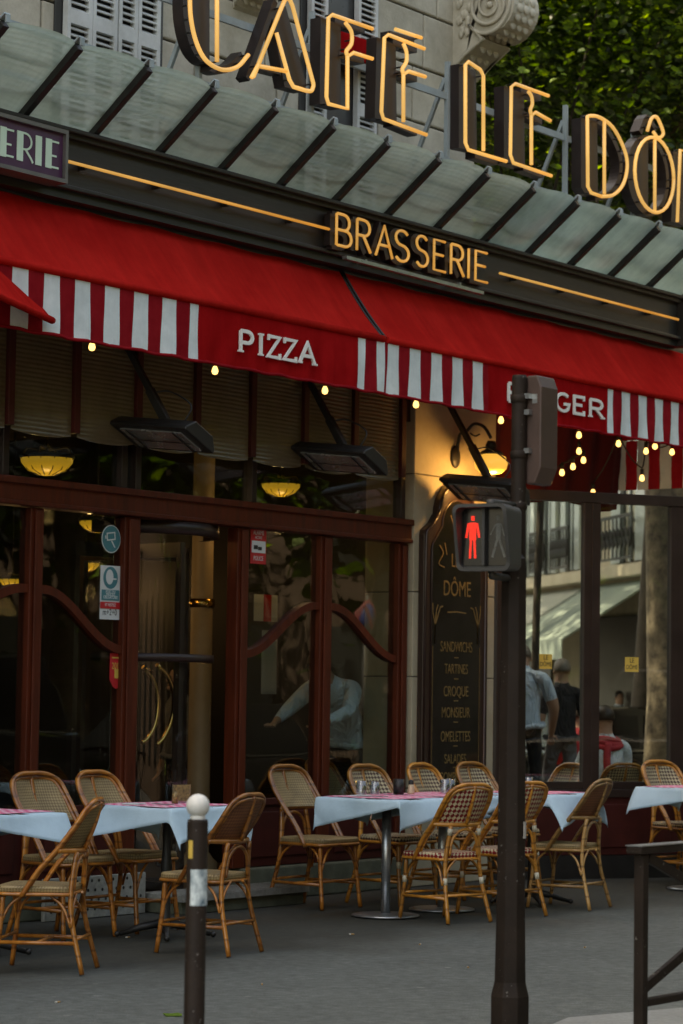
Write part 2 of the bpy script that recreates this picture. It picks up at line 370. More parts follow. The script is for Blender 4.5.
M['cglass'] = translucent('grey green ribbed canopy glass', (.52,.68,.56), (.62,.77,.65), mixf=.72, nscale=1.2, streak=.14, ribs=[('Z', 14), ('X', 5)], ribamt=.16, gloss=.22, rough=.22, dirt=.22, see=.24)
M['cglass_smooth'] = translucent('blue green wired canopy glass', (.44,.64,.57), (.54,.72,.65), mixf=.7, nscale=1.6, streak=.2, gloss=.35, rough=.12, dirt=.35, see=.16)
M['neon'] = tubeglow('yellow neon', (1,.66,.25), (1,.45,.08), .185)
M['neon_dim'] = tubeglow('dim amber neon', (1,.57,.16), (1,.40,.06), .125)
M['red'] = translucent('red awning canvas', (.66,.020,.018), (.74,.032,.025), mixf=.25, nscale=1.5, dirt=.22, streak=.2)
M['red_panel'] = translucent('deep red canvas panel', (.46,.010,.012), (.53,.015,.017), mixf=.22, nscale=2.5, dirt=.2, streak=.2)
M['stripe_red'] = translucent('red stripe canvas', (.40,.016,.024), (.46,.024,.032), mixf=.3, nscale=5, dirt=.25)
M['stripe_white'] = translucent('white stripe canvas', (.84,.93,.91), (.90,.96,.94), mixf=.14, nscale=5, dirt=.2, streak=.12)
M['white'] = mat('white lettering', (.82,.80,.74), .6, var=.05)
M['purple'] = mat('dark purple sign', (.075,.022,.070), .35, var=.2, dirt=.2)
M['mint'] = mat('pale mint lettering', (.62,.80,.64), .5, var=.05)
M['sign_frame'] = mat('grey sign frame', (.16,.15,.14), .45, var=.2, metal=.4)
M['glass'] = glass('clear window glass', (.80,.84,.81), boost=1.5, wob=.12)
M['glass_v'] = glass('terrace glass', (.86,.89,.87), boost=.9, wob=.1)
M['gold'] = mat('gold leaf lettering', (.50,.33,.10), .35, .3, var=.3, nscale=30)
M['brass'] = mat('polished brass', (.60,.38,.12), .22, 1, var=.15)
M['menu_black'] = mat('glossy black menu panel', (.008,.007,.006), .12, var=.3, coat=.5)
M['menu_wood'] = mat('dark stained frame', (.028,.012,.008), .35, var=.35, nscale=5, stretch=(5,5,.8), coat=.2)
M['bulb'] = emit('lit warm bulb', (1,.60,.20), .85)
M['lampglass'] = emit('yellow lit lamp bowl', (1,.58,.06), .10, (.5,.35,.05))
M['lampwall'] = emit('amber lamp globe', (1,.55,.10), .22, (.5,.35,.1))
M['heater_refl'] = mat('heater reflector', (.55,.56,.54), .25, .7, var=.15)
M['cable'] = mat('black cable', (.01,.01,.01), .6, var=.1)
M['asphalt'] = None
M['steel'] = mat('brushed steel', (.42,.44,.45), .32, .85, var=.15, nscale=20, stretch=(1,1,8))
M['iron'] = mat('black cast iron', (.014,.013,.012), .5, var=.3, bump=.15, bscale=60)
M['pole'] = mat('brown street paint', (.021,.014,.010), .62, spec=.2, chips=.6, var=.35, nscale=5, bump=.12, bscale=70, dirt=.3)
M['pole_chip'] = mat('chipped paint', (.35,.33,.30), .7, var=.3)
M['sig_body'] = mat('grey signal housing', (.045,.045,.043), .55, var=.2, dirt=.3)
M['sig_back'] = mat('brown signal housing', (.075,.045,.036), .5, var=.2, dirt=.25)
M['sig_dark'] = mat('signal lens black', (.006,.006,.006), .25, var=.2)
M['man_off'] = mat('unlit grey diodes', (.24,.25,.23), .5, var=.2)
M['ball'] = mat('white bollard paint', (.74,.75,.72), .5, var=.06, dirt=.25, nscale=10)
M['sticker'] = mat('worn blue white sticker', (.10,.20,.27), .55, var=.3, nscale=34, c2=(.66,.74,.74), stretch=(1,1,.6))
M['yellow'] = mat('yellow paper', (.62,.42,.08), .6, var=.1)
M['cloth'] = translucent('pale blue tablecloth', (.54,.74,.86), (.62,.81,.92), mixf=.18, nscale=4, dirt=.1)
M['glass_tumbler'] = glass('drinking glass', (.80,.84,.86), boost=3.2)
M['rattan'] = bamboo('honey rattan', (.25,.072,.009), (.50,.190,.030))
M['rattan_pale'] = bamboo('pale rattan', (.34,.165,.045), (.50,.28,.095))
M['rattan_gold'] = bamboo('golden rattan', (.36,.130,.016), (.54,.23,.035))
M['weave_tan'] = weave('tan cane weave', (.20,.13,.05), (.37,.265,.125), 85, 85, chev=True)
M['weave_red'] = weave('red and cream cane weave', (.24,.010,.014), (.64,.54,.34), 44, 44, chev=True)
M['weave_brown'] = weave('brown and cream cane weave', (.060,.022,.012), (.50,.41,.25), 54, 54, chev=True)
M['weave_back'] = weave('brown cane mesh', (.13,.040,.014), (.24,.09,.035), 75, 75, chev=True)
M['binding'] = mat('cream binding', (.55,.50,.38), .6, var=.1)
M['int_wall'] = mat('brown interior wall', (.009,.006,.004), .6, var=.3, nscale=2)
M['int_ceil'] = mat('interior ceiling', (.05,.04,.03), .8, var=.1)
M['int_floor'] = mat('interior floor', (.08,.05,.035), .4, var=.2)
M['column'] = mat('cream column', (.34,.27,.17), .5, var=.08, dirt=.15)
M['skin'] = mat('skin', (.42,.24,.16), .55, var=.08)
M['hair_dark'] = mat('dark brown hair', (.025,.014,.008), .5, var=.3, nscale=40)
M['hair_grey'] = mat('short grey hair', (.20,.17,.14), .6, var=.2)
M['shirt_blue'] = mat('pale blue shirt', (.50,.64,.78), .8, var=.06, bump=.1, bscale=20)
M['shirt_white'] = mat('white shirt', (.55,.64,.70), .8, var=.06, bump=.1, bscale=20)
M['cloth_black'] = mat('black clothing', (.012,.012,.013), .8, var=.2)
M['cloth_grey'] = mat('grey clothing', (.18,.18,.18), .8, var=.2)
M['cloth_red'] = mat('red scarf cloth', (.42,.03,.04), .8, var=.25)
def fabric(name, c):
    m = mat(name, c, .85, var=.1, nscale=5); t = m.node_tree; b = t.nodes['Principled BSDF']
    n = N(t, 'ShaderNodeTexNoise'); n.inputs['Scale'].default_value = 5; n.inputs['Detail'].default_value = 3; n.inputs['Distortion'].default_value = 1.6; t.links.new(coords(t, (1.6, 1.6, .8)), n.inputs['Vector'])
    bp = N(t, 'ShaderNodeBump'); bp.inputs['Strength'].default_value = 1; bp.inputs['Distance'].default_value = .09; t.links.new(n.outputs[0], bp.inputs['Height']); t.links.new(bp.outputs[0], b.inputs['Normal']); return m
M['shirt_blue'] = fabric('creased pale blue shirt', (.56,.70,.82)); M['shirt_white'] = fabric('creased white shirt', (.66,.74,.80)); M['cloth_black'] = fabric('creased black cloth', (.016,.016,.017)); M['cloth_grey'] = fabric('creased grey cloth', (.18,.18,.18))
M['shoe'] = mat('dark shoe', (.02,.015,.012), .5, var=.2)
M['carpaint'] = mat('black car paint', (.006,.006,.007), .12, var=.1, coat=1)
M['carglass'] = mat('dark car glass', (.008,.009,.010), .05, var=.1)
M['tyre'] = mat('tyre rubber', (.012,.012,.012), .8, var=.2)
M['chrome'] = mat('chrome trim', (.6,.6,.6), .15, 1, var=.05)
M['bark'] = mat('plane tree bark', (.085,.062,.040), .9, var=.55, nscale=7, bump=.6, bscale=25, c2=(.16,.13,.085))
M['bark_thin'] = mat('dark bark', (.045,.035,.024), .9, var=.4, nscale=9, bump=.5, bscale=40)
M['far_stone'] = mat('distant limestone', (.46,.41,.31), .85, var=.1, nscale=.8, dirt=.25)
M['far_shutter'] = mat('pale blue shutter', (.50,.56,.55), .6, var=.05)
M['far_dark'] = mat('distant dark glazing', (.025,.028,.028), .15, var=.2)
M['far_iron'] = mat('distant ironwork', (.012,.012,.012), .6, var=.1)
M['canvas_grey'] = mat('grey canvas blind', (.30,.31,.27), .8, var=.1)
M['canvas_green'] = mat('pale green grey canvas blind', (.24,.29,.25), .8, var=.1)
M['shaded_wall'] = mat('shaded opposite wall', (.11,.075,.055), .9, var=.3, nscale=2)  # opposite wall's shade put into the colour, so its mirror image stays dim
M['shopdark'] = mat('dark shop interior', (.02,.016,.012), .5, var=.5, nscale=3)
def leafmat(name, c, c2):
    m, t, b, o = nodes(name); t.nodes.remove(b)
    v = coords(t); n = N(t, 'ShaderNodeTexNoise'); n.inputs['Scale'].default_value = 1.4; n.inputs['Detail'].default_value = 3; t.links.new(v, n.inputs['Vector'])
    r = N(t, 'ShaderNodeValToRGB'); r.color_ramp.elements[0].position = .35; r.color_ramp.elements[1].position = .65
    r.color_ramp.elements[0].color = c4(c); r.color_ramp.elements[1].color = c4(c2); t.links.new(n.outputs['Fac'], r.inputs[0])
    d = N(t, 'ShaderNodeBsdfDiffuse'); tl = N(t, 'ShaderNodeBsdfTranslucent'); gl = N(t, 'ShaderNodeBsdfGlossy'); gl.inputs['Roughness'].default_value = .4
    hs = N(t, 'ShaderNodeHueSaturation'); hs.inputs['Hue'].default_value = .485; hs.inputs['Saturation'].default_value = 1.2; hs.inputs['Value'].default_value = 1.5
    t.links.new(r.outputs[0], d.inputs[0]); t.links.new(r.outputs[0], hs.inputs['Color']); t.links.new(hs.outputs[0], tl.inputs[0])
    a = N(t, 'ShaderNodeMixShader'); a.inputs[0].default_value = .5; t.links.new(d.outputs[0], a.inputs[1]); t.links.new(tl.outputs[0], a.inputs[2])
    b2 = N(t, 'ShaderNodeMixShader'); b2.inputs[0].default_value = .05; t.links.new(a.outputs[0], b2.inputs[1]); t.links.new(gl.outputs[0], b2.inputs[2])
    t.links.new(b2.outputs[0], o.inputs[0]); return m
M['leaf'] = leafmat('plane leaf', (.017,.038,.006), (.055,.110,.015))
M['leaf2'] = leafmat('plane leaf light', (.13,.23,.03), (.22,.34,.05))
def asphalt(name, c, c2, stain_shade=None):
    m, t, b, o = nodes(name); v = coords(t)
    n1 = N(t, 'ShaderNodeTexNoise'); n1.inputs['Scale'].default_value = 1.1; n1.inputs['Detail'].default_value = 12; n1.inputs['Roughness'].default_value = .82; t.links.new(v, n1.inputs['Vector'])
    n2 = N(t, 'ShaderNodeTexNoise'); n2.inputs['Scale'].default_value = 140; n2.inputs['Detail'].default_value = 3; t.links.new(v, n2.inputs['Vector'])
    vo = N(t, 'ShaderNodeTexVoronoi'); vo.inputs['Scale'].default_value = 3.2; t.links.new(v, vo.inputs['Vector'])
    r = N(t, 'ShaderNodeValToRGB'); r.color_ramp.elements[0].position = .3; r.color_ramp.elements[1].position = .7
    r.color_ramp.elements[0].color = c4(c); r.color_ramp.elements[1].color = c4(c2); t.links.new(n1.outputs['Fac'], r.inputs[0])
    r2 = N(t, 'ShaderNodeValToRGB'); r2.color_ramp.elements[0].position = .3; r2.color_ramp.elements[1].position = .75; r2.color_ramp.elements[0].color = (.45,.45,.45,1); r2.color_ramp.elements[1].color = (1.5,1.5,1.45,1)
    t.links.new(n2.outputs['Fac'], r2.inputs[0])
    mx = N(t, 'ShaderNodeMix', data_type='RGBA', blend_type='MULTIPLY'); mx.inputs[0].default_value = 1; t.links.new(r.outputs[0], mx.inputs[6]); t.links.new(r2.outputs[0], mx.inputs[7])
    # chewing-gum spots and stains
    r3 = N(t, 'ShaderNodeValToRGB'); r3.color_ramp.elements[0].position = .055; r3.color_ramp.elements[1].position = .085; r3.color_ramp.elements[0].color = (1.9,1.85,1.75,1); r3.color_ramp.elements[1].color = (1,1,1,1)
    t.links.new(vo.outputs['Distance'], r3.inputs[0])
    mx2 = N(t, 'ShaderNodeMix', data_type='RGBA', blend_type='MULTIPLY'); mx2.inputs[0].default_value = .7; t.links.new(mx.outputs[2], mx2.inputs[6]); t.links.new(r3.outputs[0], mx2.inputs[7])
    vc = N(t, 'ShaderNodeTexVoronoi', feature='DISTANCE_TO_EDGE'); vc.inputs['Scale'].default_value = .55
    nd_ = N(t, 'ShaderNodeTexNoise'); nd_.inputs['Scale'].default_value = 2.5; nd_.inputs['Detail'].default_value = 8; t.links.new(v, nd_.inputs['Vector'])
    va = N(t, 'ShaderNodeVectorMath', operation='MULTIPLY_ADD'); va.inputs[1].default_value = (.55,.55,.55); t.links.new(nd_.outputs['Color'], va.inputs[0]); t.links.new(v, va.inputs[2]); t.links.new(va.outputs[0], vc.inputs['Vector'])
    rc = N(t, 'ShaderNodeValToRGB'); rc.color_ramp.elements[0].position = .002; rc.color_ramp.elements[1].position = .009; rc.color_ramp.elements[0].color = (.45,.44,.42,1); rc.color_ramp.elements[1].color = (1,1,1,1); t.links.new(vc.outputs['Distance'], rc.inputs[0])
    mx5 = N(t, 'ShaderNodeMix', data_type='RGBA', blend_type='MULTIPLY'); mx5.inputs[0].default_value = .22; t.links.new(mx2.outputs[2], mx5.inputs[6]); t.links.new(rc.outputs[0], mx5.inputs[7])
    n6 = N(t, 'ShaderNodeTexNoise'); n6.inputs['Scale'].default_value = 16; n6.inputs['Detail'].default_value = 5; t.links.new(v, n6.inputs['Vector'])
    r6 = N(t, 'ShaderNodeMapRange'); r6.inputs['From Min'].default_value = .3; r6.inputs['From Max'].default_value = .7; r6.inputs['To Min'].default_value = .72; r6.inputs['To Max'].default_value = 1.25; t.links.new(n6.outputs[0], r6.inputs[0])
    mx6 = N(t, 'ShaderNodeMix', data_type='RGBA', blend_type='MULTIPLY'); mx6.inputs[0].default_value = 1; t.links.new(mx5.outputs[2], mx6.inputs[6]); t.links.new(r6.outputs[0], mx6.inputs[7])
    out = mx6.outputs[2]
    if stain_shade:      # strip of older dirty asphalt plus painted awning and table shade, ragged edge
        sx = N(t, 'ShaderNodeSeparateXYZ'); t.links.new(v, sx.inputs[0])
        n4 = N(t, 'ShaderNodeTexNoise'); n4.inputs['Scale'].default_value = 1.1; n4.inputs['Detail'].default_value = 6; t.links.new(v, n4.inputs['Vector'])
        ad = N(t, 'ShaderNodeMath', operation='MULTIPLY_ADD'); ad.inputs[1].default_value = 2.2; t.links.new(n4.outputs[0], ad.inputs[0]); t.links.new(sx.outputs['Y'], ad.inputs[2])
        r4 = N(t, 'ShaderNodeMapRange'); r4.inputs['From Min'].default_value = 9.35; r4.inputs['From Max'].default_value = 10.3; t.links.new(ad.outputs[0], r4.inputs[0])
        mx4 = N(t, 'ShaderNodeMix', data_type='RGBA', blend_type='MULTIPLY'); mx4.inputs[7].default_value = c4(stain_shade); t.links.new(r4.outputs[0], mx4.inputs[0]); t.links.new(out, mx4.inputs[6]); out = mx4.outputs[2]
    t.links.new(out, b.inputs['Base Color']); b.inputs['Roughness'].default_value = .8
    bp = N(t, 'ShaderNodeBump'); bp.inputs['Strength'].default_value = .35; bp.inputs['Distance'].default_value = .004; t.links.new(n2.outputs['Fac'], bp.inputs['Height']); t.links.new(bp.outputs[0], b.inputs['Normal'])
    return m
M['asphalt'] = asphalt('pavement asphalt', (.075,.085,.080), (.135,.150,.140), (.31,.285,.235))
M['road'] = asphalt('road asphalt', (.05,.05,.05), (.08,.08,.078))
M['granite'] = mat('pale granite', (.25,.26,.245), .75, var=.2, nscale=40, dirt=.25, bump=.15)
# ================================================================== SETTING
YF = 11.2                       # plane of the café front
XC = 17.0                       # street corner of the building
def sheet(name, x0, y0, x1, y1, z, m, n=1):
    b = MB(); b.grid(lambda u, v: (x0+(x1-x0)*u, y0+(y1-y0)*v, z), n, n, 0, (1,1), False)
    return tag(b.build(name, m), kind='structure')
sheet('ground', -250, -250, 300, 300, -.135, M['road'])
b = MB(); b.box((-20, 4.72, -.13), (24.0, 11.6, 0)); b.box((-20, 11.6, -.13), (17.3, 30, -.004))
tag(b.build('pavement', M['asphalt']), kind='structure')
b = MB(); b.box((-20, 4.42, -.13), (24.3, 4.715, .004)); b.box((24.005, 4.72, -.13), (24.3, 30, .004))
tag(b.build('kerb', M['granite'], bevel=.02), kind='structure')
b = MB(); b.prism([(9.4, 4.72), (24, 4.72), (24, 5.72), (10.75, 5.88), (9.95, 6.12), (9.6, 6.02)], -.02, .004, plane='XY')
tag(b.build('crossing_pavement', M['granite'], recalc=True), kind='structure')

b = MB(); b.prism([(17.3, 11.25), (20.2, 9.5), (24, 9.4), (24, 17), (17.3, 17)], .008, .18, plane='XY'); tag(b.build('terrace_floor', M['int_floor'], recalc=True), kind='structure')
# ------------------------------------------------------------------ the apartment building over the café
bld = empty('apartment_building', (14, 11.3, 0), 'pale stone apartment building with white shutters above the glass canopy', 'building')
I = inv(bld)
YW = 11.27
def mbI(fn):   # build a mesh in world coordinates under the building
    b = MB(); fn(b); return b
def under(b, name, m, parent, **k):
    f = inv(parent) if not isinstance(parent, Matrix) else None
    p = parent; chain = []
    while p is not None: chain.append(p); p = p.parent
    mt = Matrix.Identity(4)
    for q in reversed(chain): mt = mt @ (Matrix.Translation(q.location) @ q.rotation_euler.to_matrix().to_4x4())
    im = mt.inverted(); b.v = [im @ v for v in b.v]
    return b.build(name, m, parent, **k)
b = MB(); b.box((-12, YW, 4.45), (XC-.28, 26, 18)); b.box((-12, 16.8, 0), (XC-.1, 26, 4.44)); b.box((-12, YW, 0), (9.0, 16.79, 4.44))
random.seed(5)
wall = under(b, 'wall', M['joint'], bld)
b = MB(); z = 4.6; row = 0
while z < 8.6:
    x = 8.0 - (row % 2)*.46; h = .44
    while x < XC-.29:
        L = .92 if random.random() < .7 else .62
        x1 = min(x+L, XC-.28)
        b.box((x+.008, YW-.045, z+.008), (x1-.008, YW-.002, z+h-.008))
        x += L
    z += h; row += 1
under(b, 'stone_facing', M['stone'], bld, bevel=.012)
# ground floor pier at the corner
b = MB(); zz = [0.0, .75, 1.6, 2.25, 3.16, 4.44]
for a, c in zip(zz, zz[1:]): b.box((15.835, 11.16, a+.004), (XC-.03, 11.62, c-.004))
b.box((15.84, 11.17, 0), (XC-.035, 11.6, 4.43), 1)
under(b, 'corner_pier', [M['stone_cream'], M['joint']], bld, bevel=.006)
# shuttered windows
def window(x0, x1, z0, z1, leaves, nm='window'):
    b = MB(); b.box((x0-.06, YW-.055, z0), (x1+.06, YW-.046, z1)); w_ = under(b, nm, M['recess'], bld)
    for (a, c) in leaves:
        b = MB(); fw = .032; y0, y1 = YW-.105, YW-.062
        b.box((a, y0, z0), (a+fw, y1, z1)); b.box((c-fw, y0, z0), (c, y1, z1))
        for zz_ in (z0, z0+.9, z1-.09): b.box((a+fw, y0, zz_), (c-fw, y1, zz_+.09))
        z = z0+.1
        while z < z1-.1:
            if not (z0+.885 < z < z0+.985): b.box((a+fw, -.019, -.004), (c-fw, .019, .004), 0, Matrix.Rotation(R(40), 3, 'X'), (0, (y0+y1)/2, z))
            z += .043
        under(b, 'shutter', M['shutter'], w_)
window(11.85, 12.80, 4.9, 7.4, [(11.86, 12.10), (12.105, 12.345), (12.36, 12.55), (12.555, 12.78)])
window(14.45, 15.30, 4.9, 7.2, [(14.46, 14.66), (15.04, 15.29)])
# carved brackets
def scroll_profile(s=1.0):
    # (out from the wall, height) profile of a console: big volute on top, S curve below
    pts = []
    for k in range(0, 15):
        a = R(100 - k*17.5); pts.append((.46+.29*math.cos(a), .44+.29*math.sin(a)))
    pts += [(.40, .10), (.28, .03), (.17, -.03), (.09, -.09), (.045, -.16), (0, -.20), (0, .73)]
    return [(p[0]*s, p[1]*s) for p in pts]
def corbel(x0, x1, z, s, nm):
    pr = scroll_profile(s); b = MB()
    b.prism([(YW-.045-p[0], z+p[1]) for p in pr], x0, x1, plane='YZ')
    o = under(b, nm, M['stone'], bld, recalc=True, bevel=.01)
    b = MB()
    for xs in (x0-.014, x1+.014):     # spiral on both cheeks
        sp = []
        for k in range(60):
            a = R(80+k*15); r = s*(.24*(1-k/66)); sp.append((xs, YW-.045-s*.46-r*math.cos(a)*1.0, z+s*.44+r*math.sin(a)))
        b.tube(sp, [s*.022*(1-k/90) for k in range(60)], 7); b.sphere((xs, YW-.045-s*.46, z+s*.44), s*.035, 10)
        for k in range(16):          # acanthus curls near the wall
            b.sphere((xs+.006, YW-.05-s*(.05+.16*random.random()), z+s*(.15+.48*random.random())), s*.04, 8, 0, (.5, .8, 1.3))
        edge = [(xs+.004, YW-.045-p[0]*.93+.0, z+p[1]) for p in pr[3:-2]]; b.tube(edge, s*.02, 7)
    for k in range(15):              # overlapping leaf scales along the belly
        t = k/14; i = 3+t*(len(pr)-7); i0 = int(i); q = Vector(pr[i0]).lerp(Vector(pr[min(i0+1, len(pr)-1)]), i-i0)
        for x in (x0+.25*(x1-x0), x0+.5*(x1-x0), x0+.75*(x1-x0)):
            b.sphere((x, YW-.045-q.x, z+q.y), s*.05, 8, 0, (1.15, .35, 1.0))
    under(b, 'carving', M['stone'], o); return o
corbel(16.38, 16.74, 6.56, .78, 'corbel')
corbel(13.62, 13.92, 6.42, .62, 'corbel')
# red box above the canopy beside the second window
b = MB(); p0 = P(341, 33, 11.0); p1 = P(371, 58, 11.0); b.box((14.42, 11.0, p1.z-.05), (15.2, 11.16, p0.z+.02))
tag(b.build('window_box', M['red_panel'], bevel=.01), 'small red box fixed across the upper shuttered window behind the letters', 'window box')

# ------------------------------------------------------------------ interior
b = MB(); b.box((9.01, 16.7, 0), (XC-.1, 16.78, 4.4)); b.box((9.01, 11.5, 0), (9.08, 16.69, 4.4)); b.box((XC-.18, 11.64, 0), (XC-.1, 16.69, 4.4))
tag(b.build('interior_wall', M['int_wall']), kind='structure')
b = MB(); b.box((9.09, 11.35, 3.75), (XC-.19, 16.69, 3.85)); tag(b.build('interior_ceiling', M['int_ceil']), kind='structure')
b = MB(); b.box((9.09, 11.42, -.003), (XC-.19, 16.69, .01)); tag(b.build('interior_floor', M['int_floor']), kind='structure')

# ------------------------------------------------------------------ café front
sf = empty('cafe_front', (13.8, YF, 0), 'dark red wooden café front with curved glazing bars and tall panes', 'shopfront')
YG = YF+.045
b = MB()
posts = [(9.6, 9.75), (10.6, 10.72), (11.665, 11.785), (12.565, 12.72), (13.755, 13.88), (14.72, 14.86), (15.705, 15.825)]
for a, c in posts:
    b.box((a, YF, .235), (c, YF+.1, 2.615)); b.box((a+.03, YF-.018, .72), (c-.03, YF-.002, 2.60))
fr_posts = under(b, 'post_frame', M['wood'], sf, bevel=.006)
b = MB(); b.box((9.5, YF-.03, 2.62), (15.825, YF+.12, 2.80)); b.box((9.5, YF-.055, 2.755), (15.825, YF-.032, 2.80)); b.box((9.5, YF-.045, 2.622), (15.825, YF-.032, 2.65))
under(b, 'header', M['wood'], sf, bevel=.006)
# base panels under the windows (not across the revolving door)
b = MB()
for a, c in ((9.75, 10.6), (10.72, 11.665), (11.785, 12.565), (13.88, 14.72), (14.86, 15.705)):
    b = MB()
    b.box((a, YF+.02, .236), (c, YF+.09, .70)); b.box((a, YF+.0, .665), (c, YF+.019, .715))
    b.box((a+.08, YF+.008, .30), (c-.08, YF+.0195, .62)); under(b, 'base_panel', M['base_red'], sf, bevel=.006)
b = MB(); b.box((9.5, YF-.04, 0.001), (12.60, YF+.1, .232)); b.box((13.84, YF-.04, 0.001), (15.83, YF+.1, .232))
under(b, 'plinth', M['plinth'], sf, bevel=.012)
# panes and S-shaped glazing bars
wins = [(10.72, 11.665, 'up'), (11.785, 12.565, 'down'), (13.88, 14.72, 'up'), (14.86, 15.705, 'down'), (9.75, 10.6, 'down')]
for a, c, d in wins:
    b = MB(); b.box((a, YG, .716), (c, YG+.008, 2.615)); under(b, 'window_pane', M['glass'], sf)
    pts = []
    for k in range(17):
        t = k/16; s_ = (1-math.cos(math.pi*t))/2 if False else t
        zz_ = 2.10 - .37*(.5-.5*math.cos(math.pi*t)) + .015*math.sin(math.pi*t)
        x = a+(c-a)*t if d == 'down' else c-(c-a)*t
        pts.append((x, zz_))
    b = MB(); b.ribbon(pts, .055, lambda u, v, q: (u, YF+.012+q, v), 0, .07); under(b, 'curved_bar', M['wood'], sf, recalc=True)
# transom above the header and ribbed glass frieze
b = MB()
for x in (10.1, 11.4, 12.52, 12.66, 13.9, 15.72): b.box((x, YF, 2.805), (x+.055, YF+.08, 3.55))
b.box((9.5, YF+.0, 3.56), (15.83, YF+.08, 4.44)); under(b, 'transom_frame', M['wood_dark'], sf, bevel=.004)
b = MB(); b.box((9.5, YG, 2.805), (15.82, YG+.006, 3.555)); under(b, 'transom_pane', M['glass'], sf)
M['frieze'] = translucent('amber ribbed frieze glass', (.17,.125,.068), (.23,.175,.10), mixf=.3, nscale=1.2, ribs=[('Z', 11)], gloss=.30, rough=.14, dirt=.3, ribamt=.28)
fx = [10.68+.602*k for k in range(9)]
for i in range(8):
    a, c = fx[i]+.03, fx[i+1]-.03
    b = MB()
    def fn(u, v, a=a, c=c): return (a+(c-a)*u, 11.05-.012*math.sin(math.pi*u), (3.055+.022*(2*u-1)**2)+(3.9-3.04)*v)
    b.grid(fn, 10, 4); b.grid(lambda u, v: Vector(fn(1-u, v))+Vector((0, .008, 0)), 10, 4)
    under(b, 'frieze_pane', M['frieze'], sf)
b = MB()
for x in fx: b.box((x-.028, 11.02, 3.10), (x+.028, 11.09, 3.95))
b.box((10.3, 11.0, 3.95), (15.83, 11.19, 4.1)); under(b, 'frieze_bar', M['base_red'], sf, bevel=.004)

# revolving door
rv = empty('revolving_door', (13.235, 12.0, 0), 'revolving glass entrance door with brass curved handle bars', 'revolving door')
cx, cyy, rad = 13.26, 11.76, .56
b = MB(); b.lathe([(rad, 2.53), (rad+.05, 2.53), (rad+.05, 2.615), (rad, 2.615)], (cx, cyy, 0), 40, a0=R(195), a1=R(345)); under(b, 'drum_header', M['wood_dark'], rv)
b = MB(); b.lathe([(rad-.01, 1.66), (rad+.03, 1.66), (rad+.03, 1.715), (rad-.01, 1.715)], (cx, cyy, 0), 40, a0=R(195), a1=R(345)); under(b, 'curved_rail', M['wood_dark'], rv)
b = MB(); b.lathe([(rad+.012, .12), (rad+.012, 2.53)], (cx, cyy, 0), 32, a0=R(195), a1=R(268)); under(b, 'curved_pane', M['glass'], rv)
b = MB(); b.tube([(cx, cyy, 0), (cx, cyy, 2.5)], .035)
for ang in (83, 173, 263, 353):
    d = Vector((math.cos(R(ang)), math.sin(R(ang)), 0)); c0 = Vector((cx, cyy, 0))
    for z in (.06, 2.38): b.bar(c0+d*.03+Vector((0,0,z+.05)), c0+d*.53+Vector((0,0,z+.05)), .045, .1)
    b.bar(c0+d*.51+Vector((0,0,.06)), c0+d*.51+Vector((0,0,2.4)), .05, .045)
under(b, 'door_wing', M['wood_dark'], rv)
for ang in ():
    d = Vector((math.cos(R(ang)), math.sin(R(ang)), 0)); c0 = Vector((cx, cyy, 0)); n_ = Vector((-d.y, d.x, 0))
    b = MB(); b.tube([c0+d*(.16+.30*math.sin(math.pi*k/16))+n_*.05*(1 if ang == 305 else -1)+Vector((0,0,.80+.82*k/16)) for k in range(17)], .017); under(b, 'door_handle', M['brass'], rv)
b = MB(); b.tube([P(145, 668, 11.36), P(152, 672, 11.36)] , .012)
hp = [P(x, y, 11.40) for x, y in ((143, 667), (152, 678), (157, 693), (158, 708), (155, 725), (148, 738), (142, 743))]
hp2 = [P(x, y, 11.46) for x, y in ((157, 665), (167, 675), (173, 690), (174, 706), (171, 722), (164, 737), (157, 745))]
b.tube(cr(hp, 4), .016); b.tube(cr(hp2, 4), .016); under(b, 'door_handle', M['brass'], rv)

# metal ramp steps at the entrance
st = empty('entrance_step', (13.0, 10.95, 0), 'low grey metal step with ridged top before the entrance', 'step')
b = MB(); b.box((12.74, 10.80, .002), (14.05, 11.15, .085)); o = under(b, 'riser', M['plinth'], st, bevel=.006)
M['tread'] = mat('ridged aluminium tread', (.40,.41,.38), .45, .5, var=.25, nscale=25, dirt=.4)
b = MB(); b.box((12.72, 10.765, .086), (14.07, 11.155, .128))
for k in range(9): b.box((12.73, 10.78+.04*k, .1285), (14.06, 10.795+.04*k, .134))
under(b, 'tread', M['tread'], st)
vp = empty('perforated_panel', (12.2, 10.95, 0), 'grey perforated metal panel leaning on the café plinth', 'panel')
b = MB(); b.box((11.72, 11.06, .004), (12.68, 11.09, .27))
b2 = MB(); b2.box((11.72, 11.06, .004), (12.68, 11.09, .27)); under(b2, 'plate', M['tread'], vp, bevel=.004)
b = MB()
for i in range(13):
    for j in range(4):
        x, z = 11.78+.068*i+(.034 if j % 2 else 0), .06+.06*j
        k = b.add([(x+.011*math.cos(2*math.pi*q/8), 11.0585, z+.011*math.sin(2*math.pi*q/8)) for q in range(8)]); b.face([k+q for q in range(8)][::-1])
under(b, 'hole_pattern', M['black'], vp)
del b2

